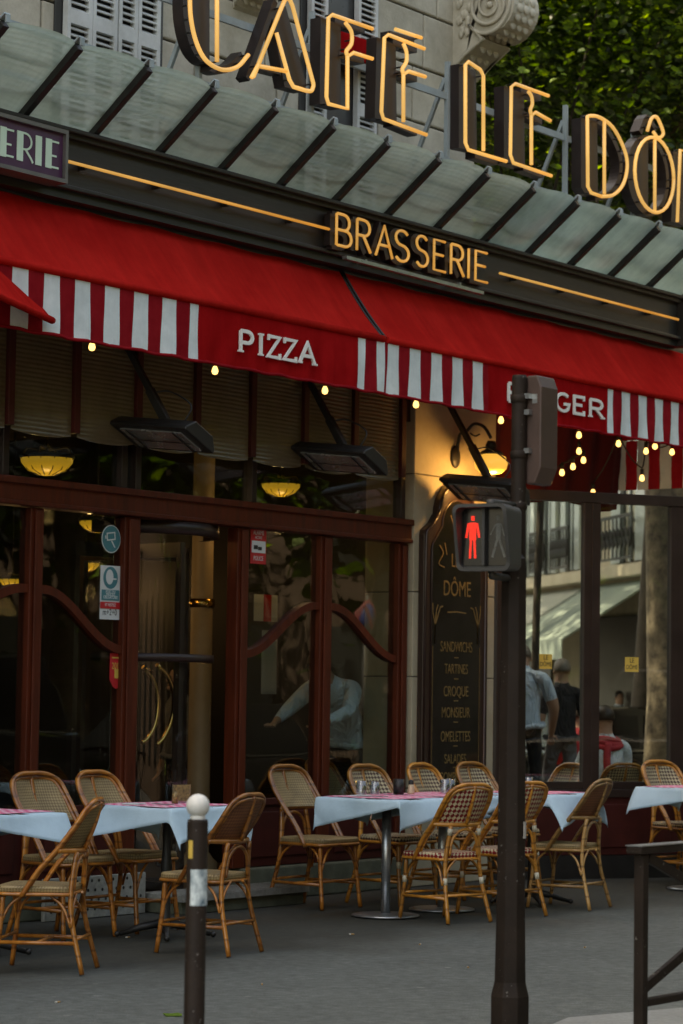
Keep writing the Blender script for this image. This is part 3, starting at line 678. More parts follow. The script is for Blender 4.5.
# ------------------------------------------------------------------ glass canopy (marquise)
cn = empty('glass_canopy', (14, 10.7, 4.9), 'scalloped glass canopy of ribbed panes tilting up above the awning', 'canopy')
rx = [10.96-.6325*4+.6325*k for k in range(18)]
YI, ZI, YO, ZO = 10.72, 4.93, 10.23, 5.315
random.seed(3)
for i in range(17):
    a, c = rx[i]+.022, rx[i+1]-.022
    tw = random.uniform(-.010, .010)
    def fn(u, v, a=a, c=c, tw=tw, off=0):
        bulge = .06*(1-(2*u-1)**2)**.8
        L = 1+bulge/.62*1.0
        t = v*L; arch = .035*(1-(2*u-1)**2)
        return Vector((a+(c-a)*u, YI+(YO-YI)*t-arch*.6, ZI+(ZO-ZI)*t-arch*.75+tw*(u-.5)*2*v+off))
    b = MB(); b.grid(fn, 14, 8)
    under(b, 'glass_pane', M['cglass_smooth' if i >= 12 else 'cglass'], cn)
for i, x in enumerate(rx):
    b = MB(); b.bar((x, YI+.02, ZI-.03), (x, YO-.01, ZO-.012), .048, .06); o = under(b, 'rafter', M['black'], cn, bevel=.004)
    b = MB(); b.bar((x, YI, ZI+.035), (x, YO-.03, ZO+.042), .05, .012); b.box((x-.016, YO-.042, ZO-.012), (x+.016, YO-.03, ZO+.032)); under(b, 'cap_strip', M['strut'], o)
b = MB(); b.box((8.4, 10.70, 4.565), (19.1, 10.86, 4.90)); b.box((8.4, 10.655, 4.875), (19.1, 10.699, 4.925)); b.box((8.4, 10.66, 4.555), (19.1, 10.699, 4.585)); b.box((8.4, 10.62, 4.905), (19.1, 10.74, 4.935))
b.box((19.1, 10.63, 4.5), (19.22, 10.9, 4.95))
under(b, 'fascia_beam', M['fascia'], cn, bevel=.008)
b = MB(); b.box((8.4, 10.70, 4.5), (19.1, 11.2, 4.56)); under(b, 'soffit', M['black'], cn)
b = MB(); b.bar((8.4, YO+.12, ZO+.045), (19.2, YO+.12, ZO+.045), .035, .035); b.bar((8.4, 10.55, ZI+.20), (19.2, 10.55, ZI+.20), .03, .03)
under(b, 'edge_rail', M['strut'], cn)

# yellow neon lines along the fascia
for nm, (xa, xb), lb in (('neon_line', (11.25, 14.02), 'yellow neon line on the black fascia left of the brasserie lettering'), ('neon_line', (16.2, 19.0), 'yellow neon line on the black fascia right of the brasserie lettering')):
    n_ = empty(nm, (xa, 10.64, 4.72), lb, 'neon light', 'neon lines on the fascia')
    b = MB(); b.tube([(xa, 10.635, 4.72), (xb, 10.635, 4.718)], .0105, 8); under(b, 'tube', M['neon_dim'], n_)
    b = MB(); x = xa+.25
    while x < xb: b.box((x-.012, 10.64, 4.70), (x+.012, 10.70, 4.735)); x += .7
    under(b, 'clip', M['black'], n_)

# ------------------------------------------------------------------ the big neon letters on the canopy edge
ns = empty('neon_sign', (14.8, 10.3, 5.4), 'large café sign of dark channel letters outlined in yellow neon', 'sign')
YN = 10.27
def q3(px, py): p = P(px, py, YN); return (p.x, p.z)
def letter(name, fills, rings, tubes, rw=.055):
    # fills: closed outlines (photo points); rings: stroke paths; tubes: neon paths
    b = MB()
    for i, poly in enumerate(fills): b.prism([q3(*p) for p in poly], YN+.045, YN+.135)
    for i, (pts, wd) in enumerate(rings):
        e = .001*(i+1)
        b.ribbon([q3(*p) for p in pts], wd, lambda u, v, d, e=e: (u, YN+.045-e+d, v), 0, .088)
    o = under(b, name, M['letter'], ns, recalc=True)
    b = MB()
    for t in tubes: b.tube([Vector((q3(*p)[0], YN-.012, q3(*p)[1])) for p in t], .0145, 8)
    for t in tubes:
        for k in range(1, len(t), 3):
            p = q3(*t[k]); b.tube([(p[0], YN-.006, p[1]), (p[0], YN+.05, p[1])], .006, 6, 1)
    tb = under(b, 'neon_tube', [M['neon'], M['black']], o)
def smooth(pts, n=5): return [(p.x, p.y) for p in cr([(x, y, 0) for x, y in pts], n)]
# C
arc = smooth([(214, -62), (199, -48), (190, -20), (188.5, 5), (191, 28), (197, 48), (206, 62), (221, 70), (236, 67), (247, 55)])
arc2 = smooth([(214, -62), (199, -48), (190, -20), (188.5, 5), (191, 28), (197, 48), (206, 60), (215, 64)])
letter('letter_c', [arc2 + [(215, 60), (215, -60)]], [(smooth([(215, 66), (224, 69), (236, 66), (248, 54)]), .05), (smooth([(214, -62), (226, -64), (240, -54), (248, -40)]), .05)], [smooth([(248, -40), (238, -56), (214, -62)], 3) + arc, [(215.5, -50), (215.5, 62)]])
# A
letter('letter_a', [[(276, 8), (291, 5), (312, 84), (309, 91), (290, 86)], ], [([(281, 0), (253, 78)], .045), ([(259, 64), (286, 71)], .04)],
       [[(283, 1), (280, 8), (252, 77), (250, 78), (256, 66), (285, 71.5)], smooth([(283, 1), (287, -2), (291, 6)], 3) + [(312, 84)] + smooth([(312, 86), (310, 91), (305, 91)], 3) + [(292, 87), (288, 80), (275, 33)]])
# F
letter('letter_f', [[(326, 16), (346, 24), (346, 108), (325, 103)]], [([(340, 20), (370, 29)], .05), ([(344, 54), (369, 60)], .045)],
       [[(371, 29), (331, 15), (327, 18), (325, 97), (327, 104), (346, 109), (346, 57), (352, 53), (371, 59)], smooth([(346, 56), (345, 51), (350, 44), (350, 32), (344, 23)], 3)])
# E with its accent
letter('letter_e', [[(382, 36), (401, 44), (402, 124), (380, 117)]], [([(398, 41), (422, 48.5)], .05), ([(400, 72), (422, 78)], .045), ([(398, 122), (422, 132)], .045), ([(395, 33), (419, 40)], .045)],
       [[(423, 49), (387, 35), (383, 38), (380, 112), (382, 119), (425, 135)], [(402, 122), (402, 75), (407, 71.5), (424, 77)], smooth([(402, 74), (401, 69), (405, 62), (405, 52), (402, 44)], 3), [(394, 29.5), (420, 38)]])
# L
letter('letter_l', [[(464, 63), (481, 70), (482, 151), (464, 147)]], [([(480, 154), (503, 161)], .05)],
       [[(482, 151), (482, 76), (479, 70), (467, 62), (464, 65), (464, 143), (467, 150), (505, 161.5)]])
# E
letter('letter_e', [[(509, 85), (529, 93), (530, 168), (509, 162)]], [([(526, 90), (546, 97)], .05), ([(528, 113), (547, 121)], .045), ([(528, 167), (548, 174.5)], .045)],
       [[(547, 96), (514, 84), (510, 87), (509, 155), (512, 163), (550, 176)], [(530, 165), (530, 116), (534, 112.5), (549, 121)], smooth([(530, 115), (529, 110), (531, 104), (530, 96), (527, 92)], 3)])
# D
dr = smooth([(586, 116), (597, 117), (611, 127), (622, 147), (626, 165), (622, 184), (612, 195), (600, 196.5)])
letter('letter_d', [[(586, 117), (602, 121), (603, 196), (590, 193), (586, 187)]], [(dr[4:], .05)], [[(600, 196.5), (590, 193), (586.5, 187), (586, 116)] + dr[1:], [(603, 120), (603, 194)]])
# O with circumflex
el = [(653+19.5*math.cos(2*math.pi*k/28), 175+37.5*math.sin(2*math.pi*k/28)+4.5*math.cos(2*math.pi*k/28)) for k in range(29)]
lf = [p for p in el if p[0] < 653]; lf.sort(key=lambda p: p[1])
letter('letter_o', [lf + [(653, 211), (653, 139)]], [(el, .05), (smooth([(645, 132), (652, 117), (661, 129)], 3), .05)], [el, [(653.5, 140), (653.5, 211)], smooth([(646, 131), (650, 119), (655, 117), (659, 124), (662, 134), (657, 138), (652, 132)], 3)])
# M (cut by the picture edge)
letter('letter_m', [[(678, 150), (690, 154), (692, 226), (676, 221)]], [([(692, 160), (703, 205)], .06), ([(703, 205), (716, 168)], .06), ([(716, 166), (718, 236)], .07)], [[(676, 222), (679, 150), (690, 154), (703, 200), (714, 162), (720, 164), (722, 238)]])
b = MB()
for px, py in ((448, 140), (566, 178), (312, 92), (634, 205), (200, 62)):
    p = P(px, py, 10.40); b.bar((p.x, 10.41, 5.36), (p.x, 10.41, 6.12), .035, .03); b.bar((p.x, 10.43, 6.0), (p.x-.02, 10.80, 5.16), .028, .028)
b.bar((11.5, 10.415, 5.86), (18.9, 10.415, 5.86), .022, .05)
under(b, 'support_frame', M['strut'], ns)

# ------------------------------------------------------------------ single-stroke alphabet (unit box) for smaller lettering
def arcp(cx_, cy_, rx_, ry_, a0, a1, n=8): return [(cx_+rx_*math.cos(R(a0+(a1-a0)*k/n)), cy_+ry_*math.sin(R(a0+(a1-a0)*k/n))) for k in range(n+1)]
FONT = {
 'A': [[(0, 0), (.5, 1), (1, 0)], [(.19, .36), (.81, .36)]],
 'B': [[(0, 0), (0, 1)], [(.02, 1), (.5, 1)] + arcp(.5, .75, .38, .25, 90, -90)[1:] + [(.02, .5)], [(.5, .5)] + arcp(.58, .25, .42, .25, 90, -90)[1:] + [(.02, 0)]],
 'C': [arcp(.55, .5, .52, .5, 50, 310, 14)],
 'E': [[(.9, 1), (0, 1), (0, 0), (.95, 0)], [(0, .52), (.72, .52)]],
 'G': [arcp(.52, .5, .52, .5, 48, 318, 14) + [(.98, .42), (.62, .42)]],
 'I': [[(.5, 0), (.5, 1)]],
 'L': [[(0, 1), (0, 0), (.9, 0)]],
 'P': [[(0, 0), (0, 1)], [(.02, 1), (.5, 1)] + arcp(.5, .72, .42, .28, 90, -90)[1:] + [(0, .44)]],
 'R': [[(0, 0), (0, 1)], [(.02, 1), (.5, 1)] + arcp(.5, .75, .4, .25, 90, -90)[1:] + [(0, .5)], [(.4, .5), (.95, 0)]],
 'S': [arcp(.5, .76, .42, .24, 35, 270, 10) + arcp(.5, .26, .45, .26, 90, -145, 10)[1:]],
 'U': [[(0, 1), (0, .3)] + arcp(.5, .3, .5, .3, 180, 360)[1:] + [(1, 1)]],
 'Z': [[(.03, 1), (.95, 1), (.03, 0), (1, 0)]],
}
# BRASSERIE in neon on the fascia
bs = empty('brasserie_sign', (15, 10.6, 4.72), 'brasserie written in yellow neon tubes on the black fascia', 'sign')
spans = [('B', 337, 351), ('R', 357.5, 371), ('A', 376.5, 393), ('S', 395, 410), ('S', 416, 429), ('E', 434.5, 446.5), ('R', 451.5, 464), ('I', 466, 472), ('E', 476, 488.5)]
for ch, xa, xb in spans:
    ca = P(xa, 232+(xa-337)*.29, 10.58); cb = P(xb, 232+(xb-337)*.29, 10.58); x0, x1 = ca.x, cb.x; z0, z1 = 4.605, 4.83
    if ch == 'I': x0 -= .02; x1 += .02
    b = MB()
    for i, s_ in enumerate(FONT[ch]): b.tube([(x0+(x1-x0)*u, 10.585-.004*i, z0+(z1-z0)*v) for u, v in s_], .0105, 7)
    o = under(b, 'neon_letter', M['neon_dim'], bs)
    b = MB()
    for i, s_ in enumerate(FONT[ch]): b.ribbon([(x0+(x1-x0)*u, z0+(z1-z0)*v) for u, v in s_], .045, lambda u, v, d, i=i: (u, 10.625+.001*i+d, v), 0, .05)
    under(b, 'backing', M['letter'], o, recalc=True)
# purple sign
ps = empty('purple_sign', (10.9, 10.55, 4.7), 'purple framed sign with pale mint art deco lettering at the fascia end', 'sign')
b = MB(); b.box((8.9, 10.56, 4.575), (11.20, 10.68, 4.855)); under(b, 'board', M['purple'], ps)
b = MB(); b.box((8.88, 10.535, 4.855), (11.225, 10.685, 4.88)); b.box((8.88, 10.535, 4.55), (11.225, 10.685, 4.575)); b.box((11.201, 10.535, 4.5755), (11.225, 10.685, 4.8545)); under(b, 'frame', M['sign_frame'], ps)
b = MB(); xx = 11.157
for ch in reversed('BRASSERIE'):
    wd = {'I': .055, 'E': .110, 'R': .128}.get(ch, .13); x0 = xx-wd; xx = x0-.033
    z0, z1 = 4.625, 4.805; h = z1-z0; F = lambda u, v, d: (u, 10.5585-d, v)
    if ch in 'EIRB': b.box((x0, 10.5545, z0), (x0+.052, 10.5595, z1))
    if ch == 'E':
        for v in (.005, .075, h-.017): b.box((x0+.0525, 10.5548, z0+v), (x0+(.115 if v != .075 else .095), 10.559, z0+v+.012))
    if ch in 'RB': b.ribbon([(x0+.05, z1-.006)] + [(x0+.07+.055*math.cos(R(a)), z1-.055+.049*math.sin(R(a))) for a in range(90, -91, -20)] + [(x0+.05, z1-.105)], .012, lambda u, v, d: (u, 10.5551+d, v), 0, .004)
    if ch == 'R': b.ribbon([(x0+.075, z1-.105), (x0+.12, z0+.03), (x0+.14, z0+.004)], .014, lambda u, v, d: (u, 10.5553+d, v), 0, .004)
    if ch == 'B': b.ribbon([(x0+.05, z0+.006)] + [(x0+.07+.06*math.cos(R(a)), z0+.04+.034*math.sin(R(a))) for a in range(-90, 91, 20)], .012, lambda u, v, d: (u, 10.5553+d, v), 0, .004)
    if ch in 'AS': b.ribbon([(x0+wd*u, z0+h*v) for u, v in FONT[ch][0]], .02, lambda u, v, d: (u, 10.5553+d, v), 0, .004)
under(b, 'lettering', M['mint'], ps)
# ================================================================== AWNINGS
def to_local_chain(parent):
    chain = []; p = parent
    while p is not None: chain.append(p); p = p.parent
    mt = Matrix.Identity(4)
    for q in reversed(chain): mt = mt @ (Matrix.Translation(q.location) @ q.rotation_euler.to_matrix().to_4x4())
    return mt.inverted()
def text(s, m, mtx, size, name='lettering', parent=None, ext=.0015, xs=1.0, align='CENTER', sp=1.0):
    cu = bpy.data.curves.new(name, 'FONT'); cu.body = s; cu.size = size; cu.extrude = ext; cu.align_x = align; cu.space_character = sp
    o = bpy.data.objects.new(name, cu); col.objects.link(o); dg = bpy.context.evaluated_depsgraph_get(); dg.update()
    me = bpy.data.meshes.new_from_object(o.evaluated_get(dg)); bpy.data.objects.remove(o); bpy.data.curves.remove(cu)
    M4 = mtx @ Matrix.Diagonal((xs, 1, 1, 1))
    if parent is not None: M4 = to_local_chain(parent) @ M4
    me.transform(M4); me.materials.clear(); me.materials.append(m)
    o = bpy.data.objects.new(name, me); col.objects.link(o)
    if parent is not None: o.parent = parent
    return o
def facing(x, y, z): return Matrix.Translation((x, y, z)) @ Matrix.Rotation(R(90), 4, 'X')   # text plane facing the street
YV = 10.42
def canvas(u0, u1, ph):
    def fn(u, v):
        x = u0+(u1-u0)*u; s_ = math.sin(math.pi*v)
        return (x, 10.82+(YV-10.82)*v + .004*math.sin(9*x+ph) - .010*math.exp(-(((x-8.7) % 1.42-.71)/.03)**2)*s_, 4.50+(3.975-4.50)*v - .028*s_ + .006*math.sin(5.1*x+2*v+ph)*s_ + .004*math.sin(17*x+6*v) *v*s_ + .012*math.exp(-(((x-8.7) % 1.42-.71)/.05)**2)*s_)
    return fn
def awning(name, label, x0, x1, bands, ph):
    a = empty(name, ((x0+x1)/2, 10.6, 4.2), label, 'awning')
    f = canvas(x0, x1, ph); b = MB(); b.grid(f, 220, 10); b.grid(lambda u, v: Vector(f(1-u, v))-Vector((0, -.002, .004)), 60, 8)
    for xs in (x0, x1):          # black edges added to draw the dark gap between the sections
        b.tube([f((xs-x0)/(x1-x0), k/8) for k in range(9)], .009, 6, 1)
    under(b, 'canvas', [M['red'], M['black']], a)
    b = MB(); b.tube([(x0+.0, YV-.005, 3.968), (x1, YV-.005, 3.968)], .026, 10); under(b, 'front_bar', M['red'], a)
    b = MB(); b.tube([(x0, 10.85, 4.49), (x1, 10.85, 4.49)], .045, 12); under(b, 'roller', M['black'], a)
    def fv(u, v, off=0):
        x = bands[0][0]+(bands[-1][1]-bands[0][0])*u
        return Vector((x, YV+off-.006+.010*math.sin(23*x+3*v)*v+.006*math.sin(51*x)*v, 3.95-(.375+.004*math.sin(17*x))*v))
    # valance: striped cloth with plain lettered panels
    b = MB()
    for (u0, u1, mi) in bands:
        n = max(2, int((u1-u0)/.045))
        g = lambda u, v, u0=u0, u1=u1: fv((u0+(u1-u0)*u-bands[0][0])/(bands[-1][1]-bands[0][0]), v)
        b.grid(g, n, 6, mi); b.grid(lambda u, v, g=g: g(1-u, v)+Vector((0, .003, 0)), n, 6, mi)
    v_ = under(b, 'valance', [M['stripe_red'], M['stripe_white'], M['red_panel']], a)
    b = MB(); T = bands[-1][1]-bands[0][0]; b.tube([fv(k/80, 1)+Vector((0, 0, .004)) for k in range(81)], .011, 7); under(b, 'hem', M['stripe_red'], v_)
    return a, v_
def stripes(x0, x1, first, w=.135, start=None):
    out = []; x = x0; mi = first; wd = start or w
    while x < x1-1e-4:
        e = min(x+wd, x1); out.append((x, e, mi)); x = e; mi = 1-mi; wd = w
    return out
def back(x0, x1, last, start, w=.135):      # stripes counted from the right end
    out = []; x = x1; mi = last; wd = start
    while x > x0+1e-4:
        e = max(x-wd, x0); out.append((e, x, mi)); x = e; mi = 1-mi; wd = w
    return out[::-1]
bl = back(8.6, 12.345, 1, .085) + [(12.345, 14.075, 2)] + stripes(14.075, 14.39, 1, start=.085)
br = stripes(14.39, 15.715, 0, start=.135-.095+.0) + [(15.715, 17.46, 2)] + stripes(17.46, 19.5, 1, start=.085)
aw1, va1 = awning('awning', 'red awning section with the pizza panel above the café windows', 8.6, 14.375, bl, .3)
aw2, va2 = awning('awning', 'red awning section with the burger panel reaching over the glazed terrace', 14.415, 19.5, br, 1.7)
SER = {'P', 'I', 'A', 'R', 'B'}
def lettering(s, spans, z0, z1, parent, name='lettering'):
    b = MB(); n = 0
    for ch, x0, x1 in spans:
        for st_ in FONT[ch]:
            n += 1; y = YV-.030-.0007*(n % 4)
            pts = [(x0+(x1-x0)*u, z0+(z1-z0)*v) for u, v in st_]
            b.ribbon(pts, .0235, lambda u, v, d, y=y: (u, y+d, v), 0, .014)
        ser = {'P': [(0, 0)], 'I': [(.5, 0), (.5, 1)], 'A': [(0, 0), (1, 0)], 'R': [(0, 0), (.95, 0)], 'E': [(.93, 1), (.95, 0)], 'Z': [(.05, 1), (.97, 0)], 'B': [], 'U': [(0, 1), (1, 1)], 'G': []}[ch]
        for (u, v) in ser:
            x = x0+(x1-x0)*u; z = z0+(z1-z0)*v; 
            if ch in 'EZ': b.box((x-.007, YV-.0335, z-.012), (x+.007, YV-.018, z+.028 if v < .5 else z+.012), 0) if v < .5 else b.box((x-.007, YV-.0335, z-.028), (x+.007, YV-.018, z+.012))
            else: b.box((x-.024, YV-.0335, z-.006), (x+.024, YV-.018, z+.006))
    return under(b, name, M['white'], parent, recalc=True)
def vx(px): return P(px, 345+(px-280)*.19, YV-.03).x
lettering('PIZZA', [('P', vx(241.5), vx(254)), ('I', vx(259), vx(264)), ('Z', vx(268.5), vx(281)), ('Z', vx(284.5), vx(297)), ('A', vx(300.5), vx(315.5))], 3.690, 3.825, va1)
lettering('BURGER', [('B', vx(509.5), vx(521)), ('U', vx(526), vx(539)), ('R', vx(544), vx(555)), ('G', vx(557), vx(570)), ('E', vx(575), vx(585)), ('R', vx(591), vx(604))], 3.690, 3.825, va2)
# end cheek of the awning with its own striped valance, and a dark red sheet for the shaded awning underside over the terrace
ec = empty('awning_end', (19.4, 10.9, 3.8), 'striped end flap of the awning seen from inside over the terrace', 'awning')
b = MB(); yy = 11.62; mi = 0
while yy > 10.44:
    e = max(yy-.115, 10.44)
    b.grid(lambda u, v, yy=yy, e=e: (19.42+.008*math.sin(9*v+20*yy), yy+(e-yy)*u, 3.74-.44*v), 3, 5, mi); yy = e; mi = 1-mi
under(b, 'valance', [M['stripe_red'], M['stripe_white']], ec)
b = MB(); b.prism([(11.62, 3.745), (10.44, 3.745), (10.44, 3.95), (10.84, 4.49), (11.62, 4.49)], 19.415, 19.425, plane='YZ'); under(b, 'side_panel', M['red'], ec)
M['red_dark'] = mat('shaded red awning canvas', (.10,.004,.006), .85, var=.3, nscale=3)  # the awning underside's shade is put into this darker red
ic = empty('awning_underside', (18.2, 11.35, 3.8), 'dark red awning underside hung as a sheet above the terrace glass behind string lights', 'curtain')
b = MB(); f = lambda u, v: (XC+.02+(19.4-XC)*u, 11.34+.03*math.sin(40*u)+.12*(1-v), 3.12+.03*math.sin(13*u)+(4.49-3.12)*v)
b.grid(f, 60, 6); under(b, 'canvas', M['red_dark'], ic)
b = MB(); b.box((XC-.1, 10.9, 4.5), (19.5, 12.2, 4.53)); under(b, 'top_panel', M['black'], ic)
# left front awning, turned away from the front
la = empty('awning', (10.2, 10.1, 3.8), 'corner of a separate red awning jutting in at the left picture edge', 'awning')
A_ = Vector((10.93, 10.36, 3.655)); dx_ = Vector((.91, .42, 0)); up_ = Vector((-.42, .91, 0))
b = MB(); fa = lambda u, v: A_-dx_*2.2*(1-u)+(up_*.46+Vector((0, 0, .56)))*v + Vector((0, 0, -.012*math.sin(math.pi*v)))
b.grid(fa, 20, 6); b.grid(lambda u, v: fa(1-u, v)-Vector((0, 0, .005)), 20, 6); b.tube([fa(1, k/6) for k in range(7)], .006, 6); under(b, 'canvas', M['red'], la)
b = MB(); b.tube([fa(k/10, 0) for k in range(11)], .022, 10); b.sphere(fa(1, 0), .022, 10); under(b, 'front_bar', M['red'], la)
b = MB(); b.bar((14.15, 10.60, 4.535), (15.9, 10.60, 4.52), .04, .025); b.box((14.4, 10.6, 4.53), (14.42, 10.68, 4.56)); b.box((15.6, 10.6, 4.53), (15.62, 10.68, 4.56))
tag(b.build('awning_rail', M['steel']), 'thin grey metal rail under the brasserie lettering', 'rail')

# ================================================================== HEATERS, LAMPS, BULBS
hw = [(P(130, 352, 11.0), P(166, 421, 10.70), 'black outdoor heater hanging over the revolving door'),
      (P(312, 385, 11.0), P(343, 446, 10.70), 'black outdoor heater hanging over the middle café windows'),
      (P(452, 408, 11.05), P(488, 478, 10.66), 'black outdoor heater hanging before the amber wall lamp')]
for i, (p0, p1, lb) in enumerate(hw):
    h = empty('patio_heater', tuple(p1), lb, 'heater', 'heaters under the awning')
    b = MB(); b.bar(p0+Vector((0, .1, .15)), p1, .03, .045); mid = p0.lerp(p1, .55); b.bar(mid, p1+Vector((0, 0, .0)), .042, .058); under(b, 'arm', M['black'], h, bevel=.004)
    b = MB(); b.tube(cr([p0.lerp(p1, .6), p0.lerp(p1, .62)+Vector((.06, -.10, .02)), p1+Vector((.06, -.16, .10)), p1+Vector((.03, -.13, -.01))], 6), .006, 6); under(b, 'cable', M['cable'], h)
    rot = (Matrix.Rotation(R(6), 3, 'X') @ Matrix.Rotation(R(24), 3, 'Y')); c0 = p1+Vector((0, .02, -.075))
    b = MB(); prof = [(-.165, -.045), (-.165, -.02), (-.10, .05), (.10, .05), (.165, -.02), (.165, -.045)]
    k0 = len(b.v); b.prism(prof, -.33, .33, plane='XZ'); b.v = [rot @ v + c0 for v in b.v]; under(b, 'hood', M['black'], h, recalc=True, bevel=.008)
    b = MB(); b.box((-.12, -.26, -.056), (.12, .26, -.0465), 0, rot, c0); under(b, 'reflector', M['heater_refl'], h)
    b = MB()
    for q in (-.2, .2): b.box((-.13, q-.006, -.064), (.13, q+.006, -.057), 0, rot, c0)
    b.box((-.006, -.26, -.066), (.006, .26, -.0645), 0, rot, c0); under(b, 'guard_bar', M['black'], h)
# wall lamp
wp = P(455.5, 457, 11.15); wl = empty('wall_lamp', (wp.x, 11.155, wp.z), 'black gooseneck wall lamp with lit amber globe on the stone pier', 'wall lamp')
b = MB(); b.sphere((wp.x, 11.15, wp.z), .072, 16, 0, (.85, .35, 1.25)); under(b, 'wall_plate', M['iron'], wl)
gl = P(491, 462, 10.84)
b = MB(); b.tube(cr([(wp.x, 11.14, wp.z), (wp.x+.01, 11.12, wp.z+.17), P(466, 432, 11.04), P(474, 424, 10.98), P(484, 427, 10.90), P(491, 438, 10.84)], 6), .013, 8)
b.tube(cr([P(470, 433, 11.0), P(475, 436, 10.97), P(480, 434, 10.93)], 4), .007, 6); under(b, 'arm', M['iron'], wl)
b = MB(); b.lathe([(.0, .165), (.03, .165), (.045, .13), (.04, .10), (.075, .085), (.10, .062), (.0, .055)], tuple(gl), 18); under(b, 'collar', M['iron'], wl)
b = MB(); b.lathe([(.06, .062), (.115, .04), (.132, -.01), (.12, -.055), (.085, -.088), (.0, -.10)], tuple(gl), 20); under(b, 'globe', M['lampwall'], wl)
ld = bpy.data.lights.new('wall_lamp_glow', 'POINT'); ld.energy = 6; ld.color = (1, .55, .18); ld.shadow_soft_size = .05
lo = bpy.data.objects.new('wall_lamp_glow', ld); col.objects.link(lo); lo.parent = wl; lo.location = Vector((gl.x, gl.y-.03, gl.z-.17))-wl.location
# festoon bulbs behind the valance and over the terrace
def festoon(pts, lb, lamps, sag=.02):
    f0 = empty('string_lights', tuple(pts[0]), lb, 'string lights')
    b = MB(); path = []
    for a, c in zip(pts, pts[1:]):
        for k in range(8): path.append(a.lerp(c, k/8)-Vector((0, 0, sag*math.sin(math.pi*k/8))))
    path.append(pts[-1]); b.tube(path, .006, 6); under(b, 'cable', M['cable'], f0)
    for p in lamps:
        b = MB(); b.lathe([(.0, .05), (.015, .05), (.017, .0), (0, 0)], (p.x, p.y, p.z+.018), 10); s_ = under(b, 'socket', M['cable'], f0)
        b = MB(); b.lathe([(.010, .02), (.019, .0), (.022, -.016), (.016, -.032), (0, -.038)], (p.x, p.y, p.z), 12); under(b, 'bulb', M['bulb'], s_)
vb = [P(x, y, 10.52) for x, y in ((-25, 324), (92, 345), (215, 369), (325, 389), (416, 403), (501, 419), (579, 434), (655, 445), (700, 452))]
festoon([p+Vector((0, 0, .075)) for p in vb], 'long string of warm bulbs hung just behind the striped awning edge', vb)
tb = [P(579, 450, 10.85), P(583.5, 459, 10.9), P(573, 465.5, 10.95), P(562, 471.5, 11.0), P(549, 480, 11.05)]
festoon([p+Vector((0, 0, .075)) for p in tb], 'short cluster of warm bulbs beside the traffic light under the red canvas', tb)
tc = [P(593, 491.5, 11.0), P(618.5, 442.5, 10.75), P(642, 477, 10.7), P(646, 450, 10.65), P(672, 451, 10.6)]
festoon([p+Vector((0, 0, .075)) for p in tc], 'drooping string of warm bulbs before the striped end flap', tc, .05)
# interior bowl lamps
def bowl(p, r, lb, drop=.5):
    h = empty('bowl_lamp', tuple(p), lb, 'pendant lamp', 'yellow bowl lamps inside the café')
    b = MB(); b.lathe([(r, .0), (r*.97, -r*.22), (r*.72, -r*.52), (r*.3, -r*.68), (.0, -r*.72)], tuple(p), 24)
    o = under(b, 'bowl', M['lampglass'], h)
    b = MB(); b.lathe([(r*1.03, -.012), (r*1.06, .0), (r*1.03, .014), (r*.98, .0)], tuple(p), 24)
    for k in range(12):
        a = 2*math.pi*k/12; rr = [(r*1.0*math.cos(a), r*math.sin(a), -.01), (r*.75*math.cos(a), r*.75*math.sin(a), -r*.50), (r*.3*math.cos(a), r*.3*math.sin(a), -r*.69)]
        b.tube([p+Vector(q) for q in rr], .004, 5)
    for k in range(4):
        a = math.pi*k/2+.4; b.tube(cr([p+Vector((r*math.cos(a), r*math.sin(a), .01)), p+Vector((r*.8*math.cos(a), r*.8*math.sin(a), r*.35)), p+Vector((r*.25*math.cos(a), r*.25*math.sin(a), r*.3)), p+Vector((0, 0, r*.65))], 4), .008, 5)
    b.tube([p+Vector((0, 0, r*.5)), p+Vector((0, 0, drop))], .010, 6); under(b, 'hanger', M['iron'], h)
    l_ = bpy.data.lights.new('bowl_glow', 'POINT'); l_.energy = 1.3; l_.color = (1, .62, .28); l_.shadow_soft_size = .08
    lo_ = bpy.data.objects.new('bowl_glow', l_); col.objects.link(lo_); lo_.parent = h; lo_.location = (0, 0, -r*2.2)
bowl(P(47, 457, 12.2), .185, 'yellow glass bowl lamp behind the transom above the far left window', .55)
bowl(P(281, 483, 12.4), .155, 'yellow glass bowl lamp behind the transom above the right hand windows', .5)
bowl(P(97, 520, 13.0), .135, 'yellow bowl lamp right behind the round camera sticker', .9)
bowl(P(86, 562, 15.0), .12, 'small far yellow bowl lamp deep behind the left of the stickers', 1.2)
bowl(P(12, 578, 14.5), .11, 'small yellow bowl lamp seen through the leftmost pane', 1.2)
# interior column
cl = empty('interior_column', (P(201, 650, 12.95).x, 12.95, 0), 'pale cream round column standing inside the revolving door', 'column')
b = MB(); cc = cl.location; b.lathe([(.16, .01), (.16, .12), (.125, .15), (.092, .2), (.088, 1.8), (.085, 3.4), (.12, 3.5), (.16, 3.74)], (cc.x, cc.y, 0), 24); under(b, 'shaft', M['column'], cl)
b = MB(); b.lathe([(.092, 2.13), (.104, 2.14), (.104, 2.19), (.092, 2.20)], (cc.x, cc.y, 0), 24); under(b, 'brass_ring', M['brass'], cl)
c2 = copy_tree(cl, (P(283, 600, 13.4).x, 13.4, 0), 0, 'brown lit column seen through the pane with the curved bar and red alarm notice')
